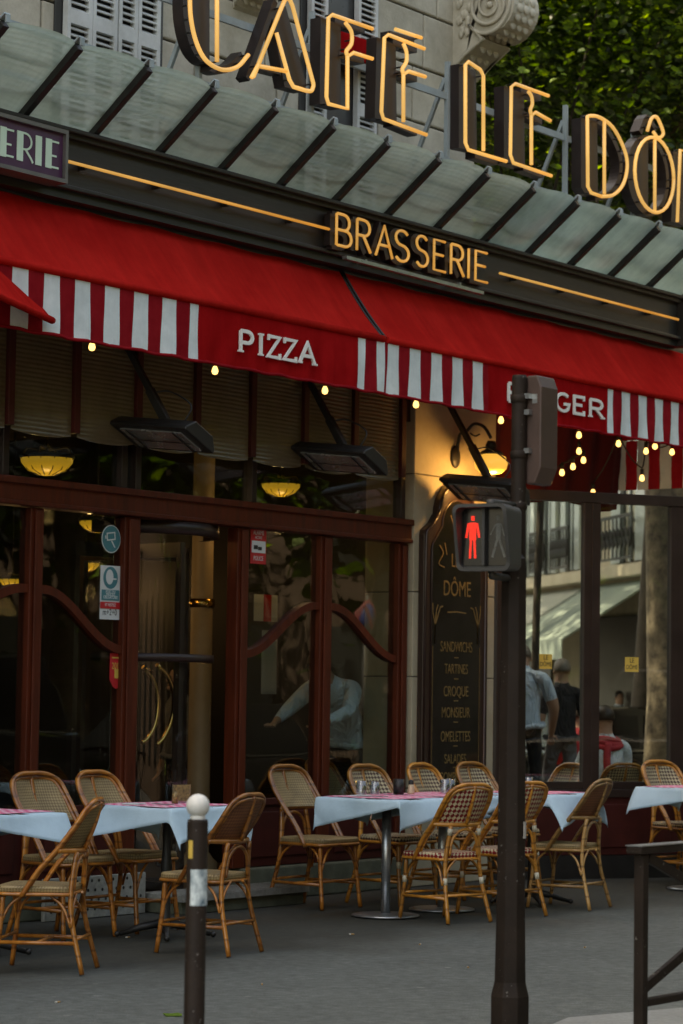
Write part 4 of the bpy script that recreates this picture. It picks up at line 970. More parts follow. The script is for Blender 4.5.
# posters inside
def card(name, lb, cat, px0, py0, px1, py1, Y, parts):
    a = P(px0, py0, Y); c = P(px1, py1, Y); e = empty(name, ((a.x+c.x)/2, Y, c.z), lb, cat)
    for nm, u0, v0, u1, v1, m, dy in parts:
        b = MB(); x0 = a.x+(c.x-a.x)*u0; x1 = a.x+(c.x-a.x)*u1; z1 = a.z+(c.z-a.z)*v0; z0 = a.z+(c.z-a.z)*v1
        b.box((x0, Y-dy-.003, z0), (x1, Y-dy, z1)); under(b, nm, m, e)
    return e, a, c
M['st_teal'] = mat('teal print', (.05,.20,.23), .5, var=.1); M['st_white'] = mat('white print', (.62,.66,.66), .5, var=.05)
M['st_red'] = mat('red print', (.50,.02,.025), .5, var=.1); M['st_black'] = mat('black print', (.02,.02,.02), .5)
card('poster', 'white poster with a red stripe inside the pane beside the brown column', 'poster', 254, 594, 277, 622, 12.6, [('paper', 0, 0, 1, 1, M['st_white'], 0), ('red_band', .4, 0, .72, 1, M['st_red'], .004)])
card('screen_panel', 'tall pale green panel standing inside below the striped poster', 'panel', 262, 630, 276, 694, 12.7, [('board', 0, 0, 1, 1, M['st_white'], 0), ('face', .1, .04, .9, .96, M['stripe_white'], .004)])
# stickers on the glass
YS = YG-.003
# camera notice
p = P(111, 539, YS); e = empty('camera_sticker', (p.x, YS, p.z), 'round teal sticker with a white camera pictogram on the pane', 'sticker')
b = MB(); r_ = .093
def disc(b, x, z, r, y, n=28, mi=0, sx=1):
    k = b.add([(x+sx*r*math.cos(2*math.pi*q/n), y, z+r*math.sin(2*math.pi*q/n)) for q in range(n)]); b.face([k+q for q in range(n)], mi)
b.lathe([(.0, 0), (.0, 0)], (0, 0, -50), 3); b = MB()
b.prism([(p.x+r_*math.cos(2*math.pi*q/32), p.z+r_*math.sin(2*math.pi*q/32)) for q in range(32)], YS-.002, YS); under(b, 'ring', M['st_white'], e, recalc=True)
b = MB(); b.prism([(p.x+.93*r_*math.cos(2*math.pi*q/32), p.z+.93*r_*math.sin(2*math.pi*q/32)) for q in range(32)], YS-.004, YS-.0025); under(b, 'face', M['st_teal'], e, recalc=True)
b = MB(); F3 = lambda u, v, d: (p.x+u, YS-.0065+d, p.z+v)
b.ribbon([(-.045, .035), (.03, .045), (.035, .0), (-.04, -.01), (-.045, .035)], .008, F3, 0, .002); b.ribbon([(-.058, .02), (-.056, -.002)], .010, F3, 0, .002); b.ribbon([(.0, -.012), (.03, -.05), (.036, -.055)], .009, F3, 0, .002)
under(b, 'pictogram', M['st_white'], e)
# mask notice
e, a, c = card('mask_notice', 'white and teal rectangular notice with a masked face and red strip', 'sticker', 100.5, 565, 119, 620, YS, [('paper', 0, 0, 1, 1, M['st_white'], 0), ('blue_block', .06, .45, .94, .645, M['st_teal'], .004), ('red_strip', 0, .675, 1, .80, M['st_red'], .004)])
mx_, mz = (a.x+c.x)/2, a.z+(c.z-a.z)*.225
b = MB(); b.prism([(mx_+.070*math.cos(2*math.pi*q/28), mz+.073*math.sin(2*math.pi*q/28)) for q in range(28)], YS-.006, YS-.0035); under(b, 'disc', M['st_teal'], e, recalc=True)
b = MB(); b.prism([(mx_-.012+.036*math.cos(2*math.pi*q/20), mz+.005+.05*math.sin(2*math.pi*q/20)) for q in range(20)], YS-.0085, YS-.0065)
b.box((mx_+.01, YS-.0088, mz-.012), (mx_+.055, YS-.0068, mz-.002)); under(b, 'face_pictogram', M['st_white'], e, recalc=True)
H = abs(a.z-c.z)
for i, s_ in enumerate(('PORT DU', 'MASQUE', 'OBLIGATOIRE')): text(s_, M['st_white'], facing(mx_, YS-.0075, a.z-H*(.515+.05*i)), .030, parent=e, xs=.75, ext=.0005)
text('ET RESTEZ', M['st_white'], facing(mx_, YS-.0075, a.z-H*.755), .028, parent=e, xs=.8, ext=.0005)
text('m+2+0', M['st_black'], facing(mx_, YS-.0035, a.z-H*.92), .06, parent=e, xs=.8, ext=.0005)
# red tag
a = P(110, 653, YS); c = P(122, 689, YS); e = empty('red_tag', ((a.x+c.x)/2, YS, c.z), 'red pointed tag sticker with gold figures low on the pane', 'sticker')
b = MB(); w_ = c.x-a.x; b.prism([(a.x, a.z), (c.x, a.z), (c.x, c.z+.06), (a.x+w_*.75, c.z+.015), (a.x+w_*.5, c.z), (a.x+w_*.25, c.z+.015), (a.x, c.z+.06)], YS-.003, YS); under(b, 'tag', M['st_red'], e, recalc=True)
text('2019', M['yellow'], facing((a.x+c.x)/2, YS-.004, a.z-.105), .062, parent=e, xs=.75, ext=.0005)
b = MB(); b.box((a.x+w_*.35, YS-.0055, c.z+.07), (a.x+w_*.65, YS-.0035, c.z+.13)); b.box((a.x+w_*.15, YS-.0055, a.z-.035), (a.x+w_*.85, YS-.0035, a.z-.025)); under(b, 'emblem', M['yellow'], e)
# alarm notice
e, a, c = card('alarm_notice', 'red and white police alarm sticker at the top of the pane', 'sticker', 250.6, 529, 265.5, 564.5, YS, [('paper', 0, 0, 1, 1, M['st_red'], 0), ('white_block', .06, .33, .94, .68, M['st_white'], .004)])
mx_ = (a.x+c.x)/2; H = a.z-c.z
text('ALARME', M['st_white'], facing(mx_, YS-.0045, a.z-H*.15), .045, parent=e, xs=.72, ext=.0005); text('ACTIVE', M['st_white'], facing(mx_, YS-.0045, a.z-H*.27), .03, parent=e, xs=.8, ext=.0005)
text('POLICE', M['st_white'], facing(mx_, YS-.0045, a.z-H*.90), .045, parent=e, xs=.75, ext=.0005)
b = MB(); b.box((a.x+.03, YS-.009, a.z-H*.58), (a.x+.075, YS-.0075, a.z-H*.46)); b.box((a.x+.08, YS-.009, a.z-H*.60), (a.x+.12, YS-.0075, a.z-H*.50)); under(b, 'pictogram', M['st_black'], e)

# ================================================================== MENU BOARD on the pier
mb_ = empty('menu_board', (16.33, 11.1, .7), 'tall arched black menu board with gold lettering on the stone pier', 'menu board')
def arch(x0, x1, zb, zs, zt, n=14):
    xm = (x0+x1)/2; rr = (x1-x0)*.30
    pts = [(x0, zb), (x1, zb), (x1, zs)]
    pts += [(x1-.01, zs+.03), (xm+rr+.07, zs+.09), (xm+rr+.01, zs+.16)]
    for k in range(n+1):
        a = math.pi*k/n; pts.append((xm+rr*math.cos(a), zt-rr+rr*math.sin(a)*1.0))
    pts += [(xm-rr-.01, zs+.16), (xm-rr-.07, zs+.09), (x0+.01, zs+.03), (x0, zs)]
    return pts
x0, x1 = 15.90, 16.78; xm = (x0+x1)/2
b = MB(); b.prism(arch(x0, x1, .62, 2.70, 3.12), 11.105, 11.158); under(b, 'frame', M['menu_wood'], mb_, recalc=True, bevel=.008)
b = MB(); o_ = arch(x0+.02, x1-.02, .64, 2.69, 3.10); b.tube([(p_[0], 11.105, p_[1]) for p_ in o_], .017, 7, closed=True); o2 = arch(x0+.10, x1-.10, .74, 2.60, 2.98); b.tube([(p_[0], 11.102, p_[1]) for p_ in o2], .009, 6, closed=True); under(b, 'moulding', M['menu_wood'], mb_)
b = MB(); b.prism(o2, 11.098, 11.1045); under(b, 'panel', M['menu_black'], mb_, recalc=True)
YM = 11.0955
M['gold2'] = mat('dimmed gold paint', (.20,.13,.045), .45, .2, var=.3, nscale=30)  # gold darkened; the dimming by reflections is put into the colour
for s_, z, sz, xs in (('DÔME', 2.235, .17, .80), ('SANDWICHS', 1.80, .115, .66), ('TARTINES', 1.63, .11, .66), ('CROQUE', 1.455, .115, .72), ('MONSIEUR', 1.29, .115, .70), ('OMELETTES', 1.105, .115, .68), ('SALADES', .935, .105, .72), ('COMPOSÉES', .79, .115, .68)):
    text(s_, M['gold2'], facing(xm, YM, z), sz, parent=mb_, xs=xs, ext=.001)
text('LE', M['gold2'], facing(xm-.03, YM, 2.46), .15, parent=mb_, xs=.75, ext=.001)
F4 = lambda u, v, d: (xm+u, YM-.001+d, v)
class OB:
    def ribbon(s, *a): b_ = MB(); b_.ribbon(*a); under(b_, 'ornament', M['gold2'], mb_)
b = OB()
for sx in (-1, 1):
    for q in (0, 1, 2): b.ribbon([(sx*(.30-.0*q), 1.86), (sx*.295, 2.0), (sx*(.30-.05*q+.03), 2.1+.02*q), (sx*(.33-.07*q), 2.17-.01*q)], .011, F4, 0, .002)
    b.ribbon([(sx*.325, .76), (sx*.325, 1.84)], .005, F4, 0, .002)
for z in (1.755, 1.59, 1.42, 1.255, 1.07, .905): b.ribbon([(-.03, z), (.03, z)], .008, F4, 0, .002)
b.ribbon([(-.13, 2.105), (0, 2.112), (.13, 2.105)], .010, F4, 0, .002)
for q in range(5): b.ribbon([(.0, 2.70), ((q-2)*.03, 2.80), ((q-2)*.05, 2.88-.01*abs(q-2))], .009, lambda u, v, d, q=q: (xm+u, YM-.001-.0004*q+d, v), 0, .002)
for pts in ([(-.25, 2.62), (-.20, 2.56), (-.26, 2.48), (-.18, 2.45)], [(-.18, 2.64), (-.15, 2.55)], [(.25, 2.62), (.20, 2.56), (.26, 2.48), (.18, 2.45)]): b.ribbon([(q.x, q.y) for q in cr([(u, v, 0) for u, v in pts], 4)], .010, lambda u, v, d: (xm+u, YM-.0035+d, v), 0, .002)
pass

# ================================================================== GLAZED TERRACE SCREEN
S0 = Vector((16.98, 11.14, 0)); SD = Vector((.855, -.519, 0)).normalized(); SN = Vector((SD.y, -SD.x, 0))  # SN faces the street
def onS(px, py):
    d = ray(px, py); t = (S0-CAMP).dot(SN)/d.dot(SN); return CAMP+d*t
def sc_(px): q = onS(px, 640); return (q-S0).dot(SD)
tr = empty('terrace_screen', tuple(S0), 'dark framed glass screen enclosing the terrace right of the pier', 'glass screen')
rotS = Matrix((SD, -SN, Vector((0, 0, 1)))).transposed()
def sbox(b, s0, s1, d0, d1, z0, z1, mi=0): b.box((s0, d0, z0), (s1, d1, z1), mi, rotS, S0)
ztop = onS(600, 503).z
s1, s2, s3, s4 = sc_(584), sc_(600), sc_(671), sc_(684)
b = MB()
for a, c in ((0, .07), (s1, s2), (s3, s4), (s4+.62, s4+.70)): sbox(b, a, c, 0, .07, .72, ztop)
m_ = (s1+s2)/2; sbox(b, m_-.004, m_+.004, -.006, -.0005, .73, ztop)
sbox(b, 0, s4+.7, -.01, .08, ztop+.001, ztop+.085); sbox(b, .07, s1, .004, .06, .721, .78); sbox(b, s2, s3, .004, .06, .721, .78)
sbox(b, 0, s4+.7, -.02, .09, .655, .7185); fr = under(b, 'frame', M['wood_dark'], tr, bevel=.005)
b = MB(); sbox(b, 0, s4+.7, .0, .07, .19, .654); sbox(b, .1, s1, -.012, -.001, .25, .60); sbox(b, s2, s3, -.012, -.001, .25, .60); under(b, 'base_panel', M['base_red'], tr, bevel=.005)
b = MB(); sbox(b, 0, s4+.7, -.015, .075, .001, .188); under(b, 'kick_plate', M['black'], tr)
for a, c in ((.07, s1), (s2, s3), (s4, s4+.62)):
    b = MB(); sbox(b, a, c, .03, .036, .781, ztop); under(b, 'glass_pane', M['glass_v'], tr)
for (u0, v0, u1, v1), lb in (((541, 654, 553.4, 669), 'small yellow café name card on the left terrace pane'), ((626.7, 657, 640, 672), 'small yellow café name card on the right terrace pane')):
    a = onS(u0, v0); c = onS(u1, v1); sa, sb_ = (a-S0).dot(SD), (c-S0).dot(SD)
    e = empty('name_card', tuple(S0), lb, 'sticker', 'yellow name cards on the terrace glass')
    b = MB(); sbox(b, sa, sb_, .026, .0295, c.z, a.z); under(b, 'card', M['yellow'], e)
    mt = Matrix.Translation(S0+SD*((sa+sb_)/2)-SN*.0245) @ Matrix((SD, Vector((0,0,1)), SN)).transposed().to_4x4()
    text('LE', M['st_black'], mt @ Matrix.Translation((0, c.z+.075, 0)), .055, parent=e, xs=.8, ext=.0005); text('DÔME', M['st_black'], mt @ Matrix.Translation((0, c.z+.022, 0)), .05, parent=e, xs=.75, ext=.0005)

# ================================================================== SIGNAL POLE, BOLLARD, BARRIER
pb = P(509.5, 1038, 5.85); px_, py_ = pb.x, pb.y
sp = empty('signal_pole', (px_, py_, 0), 'dark brown traffic light pole with flared octagonal base and slim top', 'traffic light')
def oct_(r0, z0, r1, z1, n=8): return [(r0, z0), (r1, z1)]
b = MB(); b.lathe([(.085, .005), (.085, .20), (.076, .235), (.070, .26), (.064, .6), (.060, 1.2), (.056, 2.0), (.052, 2.04), (.034, 2.06)], (px_, py_, 0), 8, 0, R(12), R(372), False)
under(b, 'shaft', M['pole'], sp, bevel=.004)
ztp = P(517.5, 375, py_).z
b = MB(); b.lathe([(.033, 2.05), (.033, ztp-.015), (.030, ztp), (0, ztp+.004)], (px_+.03, py_, 0), 16)
for z in (ztp-.12, ztp-.36, ztp-.58): b.lathe([(.034, z), (.038, z+.004), (.038, z+.03), (.034, z+.034)], (px_+.03, py_, 0), 16)
under(b, 'upper_tube', M['pole'], sp)
b = MB(); b.box((px_-.004, py_-.066, .86), (px_+.012, py_-.0625, .93)); under(b, 'access_plate', M['pole_chip'], sp)
# pedestrian head: faces along the crossing
nd = Vector((-.985, -.17, 0)).normalized(); td = Vector((nd.y, -nd.x, 0)).normalized()   # td = to the right as one looks at its face
td = Vector((-nd.y, nd.x, 0)); td = -td if td.dot(_r) < 0 else td
pc = P(486, 538, py_-.02); hd = empty('pedestrian_signal', tuple(pc), 'grey pedestrian signal box showing a lit red standing figure', 'traffic light')
rotH = Matrix((td, -nd, Vector((0, 0, 1)))).transposed()      # local x right, y into the box, z up
b = MB(); w2, h2 = .118, .135
def rr(w, h, r, n=5):
    out = []
    for cx_, cz_, a0 in ((w-r, h-r, 0), (-w+r, h-r, 90), (-w+r, -h+r, 180), (w-r, -h+r, 270)):
        for k in range(n+1): a = R(a0+90*k/n); out.append((cx_+r*math.cos(a), cz_+r*math.sin(a)))
    return out
b.prism(rr(w2, h2, .028), 0, .105); b.v = [rotH @ v + pc for v in b.v]; body = under(b, 'housing', M['sig_body'], hd, recalc=True, bevel=.006)
b = MB(); o1 = rr(w2+.004, h2+.004, .03); i1 = rr(w2-.010, h2-.010, .024); n_ = len(o1)
# visor: deep at the top, shallow at the bottom
def vis(pt): return -.075-.02*0 if pt[1] > 0 else -.03
ko = b.add([rotH @ Vector((p_[0], vis(p_), p_[1])) + pc for p_ in o1] + [rotH @ Vector((p_[0], .01, p_[1])) + pc for p_ in o1] + [rotH @ Vector((p_[0], vis(p_), p_[1])) + pc for p_ in i1] + [rotH @ Vector((p_[0], .002, p_[1])) + pc for p_ in i1])
for k in range(n_):
    q = (k+1) % n_
    b.face((ko+k, ko+q, ko+n_+q, ko+n_+k)); b.face((ko+2*n_+k, ko+3*n_+k, ko+3*n_+q, ko+2*n_+q)); b.face((ko+k, ko+2*n_+k, ko+2*n_+q, ko+q))
under(b, 'visor', M['sig_body'], hd, recalc=True)
b = MB(); b.box((-w2+.012, -.004, -h2+.02), (-.006, -.001, h2-.012), 0, rotH, pc); b.box((.006, -.004, -h2+.02), (w2-.012, -.001, h2-.012), 0, rotH, pc); under(b, 'lens', M['sig_dark'], hd)
b = MB(); b.box((-.006, -.03, -h2+.02), (.006, -.001, h2-.012), 0, rotH, pc); under(b, 'divider', M['sig_body'], hd)
def ledfig(b, strokes, cx_, dots=.0052):
    for (a, c, w_) in strokes:
        L = math.hypot(c[0]-a[0], c[1]-a[1]); nl = max(int(L/dots), 1); nw = max(int(round(w_/dots)), 1); ux, uz = (c[0]-a[0])/max(L, 1e-6), (c[1]-a[1])/max(L, 1e-6)
        for i in range(nl+1):
            for j in range(nw):
                off = (j-(nw-1)/2)*dots; x = cx_+a[0]+ux*i*dots-uz*off; z = a[1]+uz*i*dots+ux*off
                b.box((x-.0016, -.0075, z-.0014), (x+.0016, -.0045, z+.0014), 0, rotH, pc)
M['led'] = emit('red diodes', (1, .03, .018), .55, (.3, .02, .02))
b = MB(); ledfig(b, [((0, .075), (0, .093), .017), ((0, -.005), (0, .065), .030), ((-.019, .06), (-.030, .0), .009), ((.019, .06), (.030, .0), .009), ((-.008, -.01), (-.012, -.085), .013), ((.008, -.01), (.012, -.085), .013)], -.058); under(b, 'red_figure', M['led'], hd)
b = MB(); ledfig(b, [((.0, .075), (.0, .093), .017), ((.0, .0), (.002, .062), .022), ((-.012, .055), (-.036, .012), .007), ((.014, .055), (.028, .005), .007), ((-.004, -.005), (-.026, -.085), .011), ((.006, -.005), (.030, -.08), .011)], .058); under(b, 'walking_figure', M['man_off'], hd)
b = MB(); b.tube([pc+Vector((.0, .0, h2))-nd*.05, pc+Vector((0, 0, h2+.022))-nd*.05, Vector((px_+.03, py_, pc.z+h2+.022))], .012, 8); b.tube([pc+Vector((0, 0, h2))-nd*.05, pc+Vector((0, 0, h2+.03))-nd*.05], .02, 10); under(b, 'bracket', M['sig_body'], hd)
b = MB(); b.tube([pc+Vector((0, 0, -h2+.01))-nd*.06, pc+Vector((0, 0, -h2-.02))-nd*.06, Vector((px_, py_, pc.z-h2-.025))], .016, 8); under(b, 'bracket', M['sig_body'], hd)
# vehicle signal seen from behind
va_ = P(525.5, 380, py_-.02); vz0 = P(540, 487, py_).z; vz1 = P(540, 380, py_).z
x0 = P(541, 430, py_-.10).x; y0 = py_-.10
vs_ = empty('vehicle_signal', (x0, y0, vz0), 'tall brown traffic light head seen from behind high on the pole', 'traffic light')
b = MB(); xw = .135; y1 = y0+.075
b.prism([(y0, vz0+.07), (y0+.03, vz0+.0), (y1, vz0+.0), (y1, vz1), (y0+.02, vz1), (y0, vz1-.05)], x0, x0+xw, plane='YZ'); under(b, 'housing', M['sig_back'], vs_, recalc=True, bevel=.006)
b = MB(); b.prism([(y1+.001, vz0+.03), (y1+.012, vz0+.03), (y1+.012, vz1-.01), (y1+.001, vz1-.01)], x0-.004, x0+xw+.004, plane='YZ')
b.lathe([(.045, 0), (.045, .01)], (0, 0, -60), 3); b = MB(); b.box((x0-.004, y1+.0005, vz0+.02), (x0+xw+.004, y1+.014, vz1-.005)); under(b, 'door', M['sig_dark'], vs_)
for k in range(3):
    zc = vz0+.08+(vz1-vz0-.14)*k/2; b = MB(); m4 = Matrix.Rotation(R(-90), 4, 'X'); pts0 = len(b.v)
    b.lathe([(.042, 0), (.046, .0), (.046, .06), (.042, .06)], (0, 0, 0), 16, 0, R(0), R(180)); b.v = [(m4 @ v)+Vector((x0+xw/2, y1+.014, zc)) for v in b.v]; under(b, 'hood', M['sig_dark'], vs_)
b = MB()
for z in (vz1-.10, vz1-.17, vz0+.13): b = MB(); b.box((px_+.02, py_-.055, z), (x0-.0005, py_-.015, z+.022)); under(b, 'bracket', M['steel'], vs_)
b = MB(); b.box((px_+.055, y0+.02, vz1-.12), (x0-.0005, y0+.045, vz1-.08)); under(b, 'bracket', M['steel'], vs_)
# bollard
bp_ = P(197, 860, 5.7); bx, by = bp_.x, bp_.y; zb = P(199, 794, 5.7).z
bo = empty('bollard', (bx, by, 0), 'slim brown bollard with white ball top and peeling sticker', 'bollard')
b = MB(); b.lathe([(.05, .004), (.05, .03), (.0365, .05), (.0365, zb-.098), (.034, zb-.088), (0, zb-.088)], (bx, by, 0), 24); under(b, 'post', M['pole'], bo)
b = MB(); b.lathe([(.026, zb-.0875), (.027, zb-.078), (.018, zb-.07)], (bx, by, 0), 20); b.sphere((bx, by, zb-.041), .0415, 22); under(b, 'ball', M['ball'], bo)
b = MB(); zs0, zs1 = P(197, 905, 5.7).z, P(197, 869, 5.7).z; b.lathe([(.0372, zs0), (.0372, zs1)], (bx, by, 0), 24, 0, R(185), R(310)); under(b, 'sticker', M['sticker'], bo)
b = MB(); b.lathe([(.0372, P(197, 858, 5.7).z), (.0372, P(197, 840, 5.7).z)], (bx, by, 0), 24, 0, R(165), R(195)); under(b, 'yellow_sticker', M['yellow'], bo)
# barrier
q = P(641.5, 846, 5.0); bz = q.z; ba = empty('street_barrier', (q.x, 5.0, 0), 'dark brown steel street barrier with crossed braces at the kerb', 'barrier')
b = MB(); L = 1.55
for x in (q.x, q.x+L): b = MB(); b.box((x-.022, 4.978, .0), (x+.022, 5.022, bz-.031)); under(b, 'post', M['pole'], ba, bevel=.006)
b = MB(); b.box((q.x-.06, 4.965, bz-.03), (q.x+L+.06, 5.035, bz)); rl = P(660, 1000, 5.0).z; b.box((q.x+.0225, 4.98, rl-.014), (q.x+L-.0225, 5.02, rl+.016)); under(b, 'rail', M['pole'], ba, bevel=.006)
b = MB(); b.bar((q.x+.035, 4.99, bz-.045), (q.x+L-.035, 4.99, rl+.05), .04, .02, up=(0, 1, 0)); b.bar((q.x+.035, 5.012, rl+.05), (q.x+L-.035, 5.012, bz-.045), .04, .02, up=(0, 1, 0)); under(b, 'brace', M['pole'], ba, bevel=.003)
b = MB(); b.box((q.x-.062, 4.963, bz+.0005), (q.x+L+.062, 5.037, bz+.004)); under(b, 'worn_top', M['steel'], ba)
# ================================================================== CHAIRS
def make_chair(name, label, cane, seatm, backm, bind=False, tall=1.0):
    c = empty(name, (0, 0, 0), label, 'chair', 'rattan café chairs')
    hs = .46
    # seat: rounded trapezoid, faces +y
    prof = []
    for (x, y, r_) in ((-.185, -.19, .05), (.185, -.19, .05), (.215, .215, .07), (-.215, .215, .07)):
        prof.append((x, y, r_))
    out = []
    for i, (x, y, r_) in enumerate(prof):
        a = Vector(prof[i-1][:2]); q = Vector((x, y)); d = Vector(prof[(i+1) % 4][:2])
        p0 = q+(a-q).normalized()*r_; p1 = q+(d-q).normalized()*r_
        for k in range(6):
            t = k/5; out.append(tuple((1-t)**2*p0+2*t*(1-t)*q+t*t*p1))
    b = MB(); n = len(out)
    k = b.add([(x, y, hs) for x, y in out] + [(x*.97, y*.97, hs+.010) for x, y in out] + [(x, y, hs-.032) for x, y in out])
    uv = lambda i: (out[i % n][0]+.5, out[i % n][1]+.5)
    b.face([k+n+i for i in range(n)], 0, [uv(i) for i in range(n)])
    for i in range(n):
        j = (i+1) % n; t0 = sum((Vector(out[q])-Vector(out[(q+1) % n])).length for q in range(i)); t1 = t0+(Vector(out[i])-Vector(out[j])).length
        b.face((k+i, k+j, k+n+j, k+n+i), 0, [uv(i), uv(j), uv(n+j), uv(n+i)], True)
        b.face((k+2*n+i, k+2*n+j, k+j, k+i), 0, [(t0, 0), (t1, 0), (t1, .03), (t0, .03)], True)
    b.face([k+2*n+i for i in range(n)][::-1], 0, [uv(i) for i in range(n)][::-1])
    b.build('seat', seatm, c)
    b = MB(); b.tube([(x*1.0, y*1.0, hs-.034) for x, y in out], .011, 7, closed=True); b.build('seat_rim', cane, c)
    # legs
    for sx in (-1, 1):
        b = MB(); b.tube(cr([(sx*.185, .175, hs-.03), (sx*.19, .185, .25), (sx*.205, .215, .0)], 4), .0145, 8)
        if bind: b.tube([(sx*.189, .183, .30), (sx*.190, .186, .255)], .0165, 8, 1)
        b.build('leg', [cane, M['binding']], c)
        b = MB(); b.tube(cr([(sx*.125, -.215, .655*tall), (sx*.150, -.195, hs), (sx*.165, -.205, .28), (sx*.195, -.275, .0)], 5), .0145, 8)
        if bind: b.tube([(sx*.164, -.204, .30), (sx*.167, -.21, .255)], .0165, 8, 1)
        if bind: b.tube([(sx*.128, -.213, .635), (sx*.135, -.208, .59)], .0165, 8, 1)
        b.build('leg', [cane, M['binding']], c)
    # stretchers
    b = MB()
    for sx in (-1, 1): b.tube([(sx*.197, .20, .165), (sx*.180, -.235, .165)], .0115, 7)
    b.tube([(-.19, -.02, .166), (.19, -.02, .166)], .0105, 7); b.tube([(-.19, .19, .185), (.19, .19, .185)], .0095, 7); b.tube([(-.18, -.23, .185), (.18, -.23, .185)], .0095, 7)
    b.build('stretcher', cane, c)
    for sx in (-1, 1):
        for yy, sy in ((.19, -1), (-.205, 1)):
            b = MB()
            b.tube(cr([(sx*.19, yy, .25), (sx*.175, yy+sy*.05, .36), (sx*.165, yy+sy*.13, hs-.035)], 4), .0085, 6)
            b.tube(cr([(sx*.187, yy, .25), (sx*.14, yy, .36), (sx*.07, yy, hs-.035)], 4), .0085, 6); b.build('brace', cane, c)
    # back hoop (a double cane) from the sides of the seat up and over
    def hoop(off, y_off=0):
        half = [(.212-off, .07, hs-.05), (.214-off, -.02, .55), (.212-off, -.125, .67), (.212-off, -.215, .79), (.188-off, -.272, .885-off*.3), (.105, -.300, .930-off)]
        half = [(x, y+y_off, hs+(z-hs)*tall) for x, y, z in half]
        full = half + [(0, half[-1][1]-.003, half[-1][2]+.006)] + [(-x, y, z) for x, y, z in half[::-1]]
        return cr(full, 5)
    h1 = hoop(0); h2 = hoop(.026, -.008)
    b = MB(); b.tube(h1, .0145, 8); b.tube(h2, .0105, 7)
    zc = hs+(.665-hs)*tall
    b.tube(cr([(-.215, -.13, zc), (-.12, -.205, zc-.004), (0, -.225, zc-.006), (.12, -.205, zc-.004), (.215, -.13, zc)], 6), .0150, 8)
    b.tube(cr([(-.128, -.205, hs-.01), (-.10, -.212, zc-.09), (0, -.218, zc-.035), (.10, -.212, zc-.09), (.128, -.205, hs-.01)], 6), .0105, 7)
    b.tube(cr([(0, -.232, zc), (0, -.288, .80*tall+.01), (0, -.318, hs+(.925-hs)*tall)], 5), .0135, 7)
    b.build('back_frame', cane, c)
    # woven panel between the crossbar and the hoop
    hs_ = [p for p in h2 if p.z > zc-.001]
    m_ = len(hs_)//2; Rr = hs_[:m_+1]; Ll = hs_[::-1][:m_+1]
    def pan(u, v, o=0):
        f_ = v*(len(Rr)-1); i = min(int(f_), len(Rr)-2); a = Rr[i].lerp(Rr[i+1], f_-i); d = Ll[i].lerp(Ll[i+1], f_-i); p = d.lerp(a, u)
        p = p.copy(); p.y -= .075*(1-v)**1.3*(1-(2*u-1)**2)+.012*(1-(2*u-1)**2)*0; p.y += o; p.z = p.z-.004
        return p
    b = MB(); nu, nv = 14, 12
    def addgrid(o, flip):
        k = b.add([pan(i/nu, j/nv, o) for j in range(nv+1) for i in range(nu+1)])
        for j in range(nv):
            for i in range(nu):
                q = [k+j*(nu+1)+i, k+j*(nu+1)+i+1, k+(j+1)*(nu+1)+i+1, k+(j+1)*(nu+1)+i]
                uvq = [(b.v[z].x+.5, b.v[z].z) for z in q]
                if flip: q = q[::-1]; uvq = uvq[::-1]
                b.face(q, 0, uvq, True)
    addgrid(0, False); addgrid(.006, True)
    b.build('backrest', backm, c)
    return c
CH = {}
def chair(kind, x, y, rz, label, s=None):
    s = s or (1.015 if math.cos(rz) < 0 else .945)
    spec = {'tan': ('rattan', 'weave_tan', 'weave_tan', False), 'brownback': ('rattan', 'weave_tan', 'weave_back', False), 'red': ('rattan_gold', 'weave_red', 'weave_red', True), 'brown': ('rattan_gold', 'weave_brown', 'weave_brown', True), 'pale': ('rattan_pale', 'weave_tan', 'weave_back', False)}[kind]
    if kind not in CH:
        CH[kind] = make_chair('rattan_chair', label, M[spec[0]], M[spec[1]], M[spec[2]], spec[3]); o = CH[kind]
        o.location = (x, y, .006); o.rotation_euler = (0, 0, rz); o.scale = (s, s, s); return o
    return copy_tree(CH[kind], (x, y, .006), rz, label, scale=(s, s, s))
chair('tan', 9.70, 9.17, R(30), 'rattan chair at far left in front of the leftmost table, back to the street')
chair('tan', 11.12, 10.33, R(176), 'tan cane chair facing the street behind the left table, left of its twin')
chair('tan', 11.70, 10.33, R(184), 'tan cane chair facing the street behind the table next to the white topped bollard')
chair('brownback', 11.02, 9.16, R(9), 'rattan chair with brown mesh back right behind the bollard')
chair('tan', 13.87, 10.55, R(178), 'tan cane chair at the left end of the middle tables, facing the street')
chair('brown', 14.50, 10.34, R(176), 'checked cane chair behind the left middle table, against the right window')
chair('brown', 15.25, 10.36, R(183), 'checked cane chair just left of the menu board foot')
chair('brown', 15.85, 10.34, R(178), 'checked cane chair just right of the menu board foot')
chair('red', 13.66, 9.36, R(-14), 'red and cream checked chair with its back to the street, left of the traffic pole')
chair('red', 14.28, 9.33, R(-12), 'red and cream checked chair half hidden behind the traffic pole')
chair('pale', 15.14, 9.34, R(8), 'pale rattan chair with brown mesh back right of the traffic pole')
chair('brown', 17.86, 9.92, R(165), 'checked cane chair at the right picture edge behind the last table')
chair('pale', 17.55, 9.30, R(60), 'pale rattan chair cut off by the right picture edge')
chair('tan', 9.35, 9.95, R(-60), 'tan cane chair seat poking in at the left picture edge under the table')

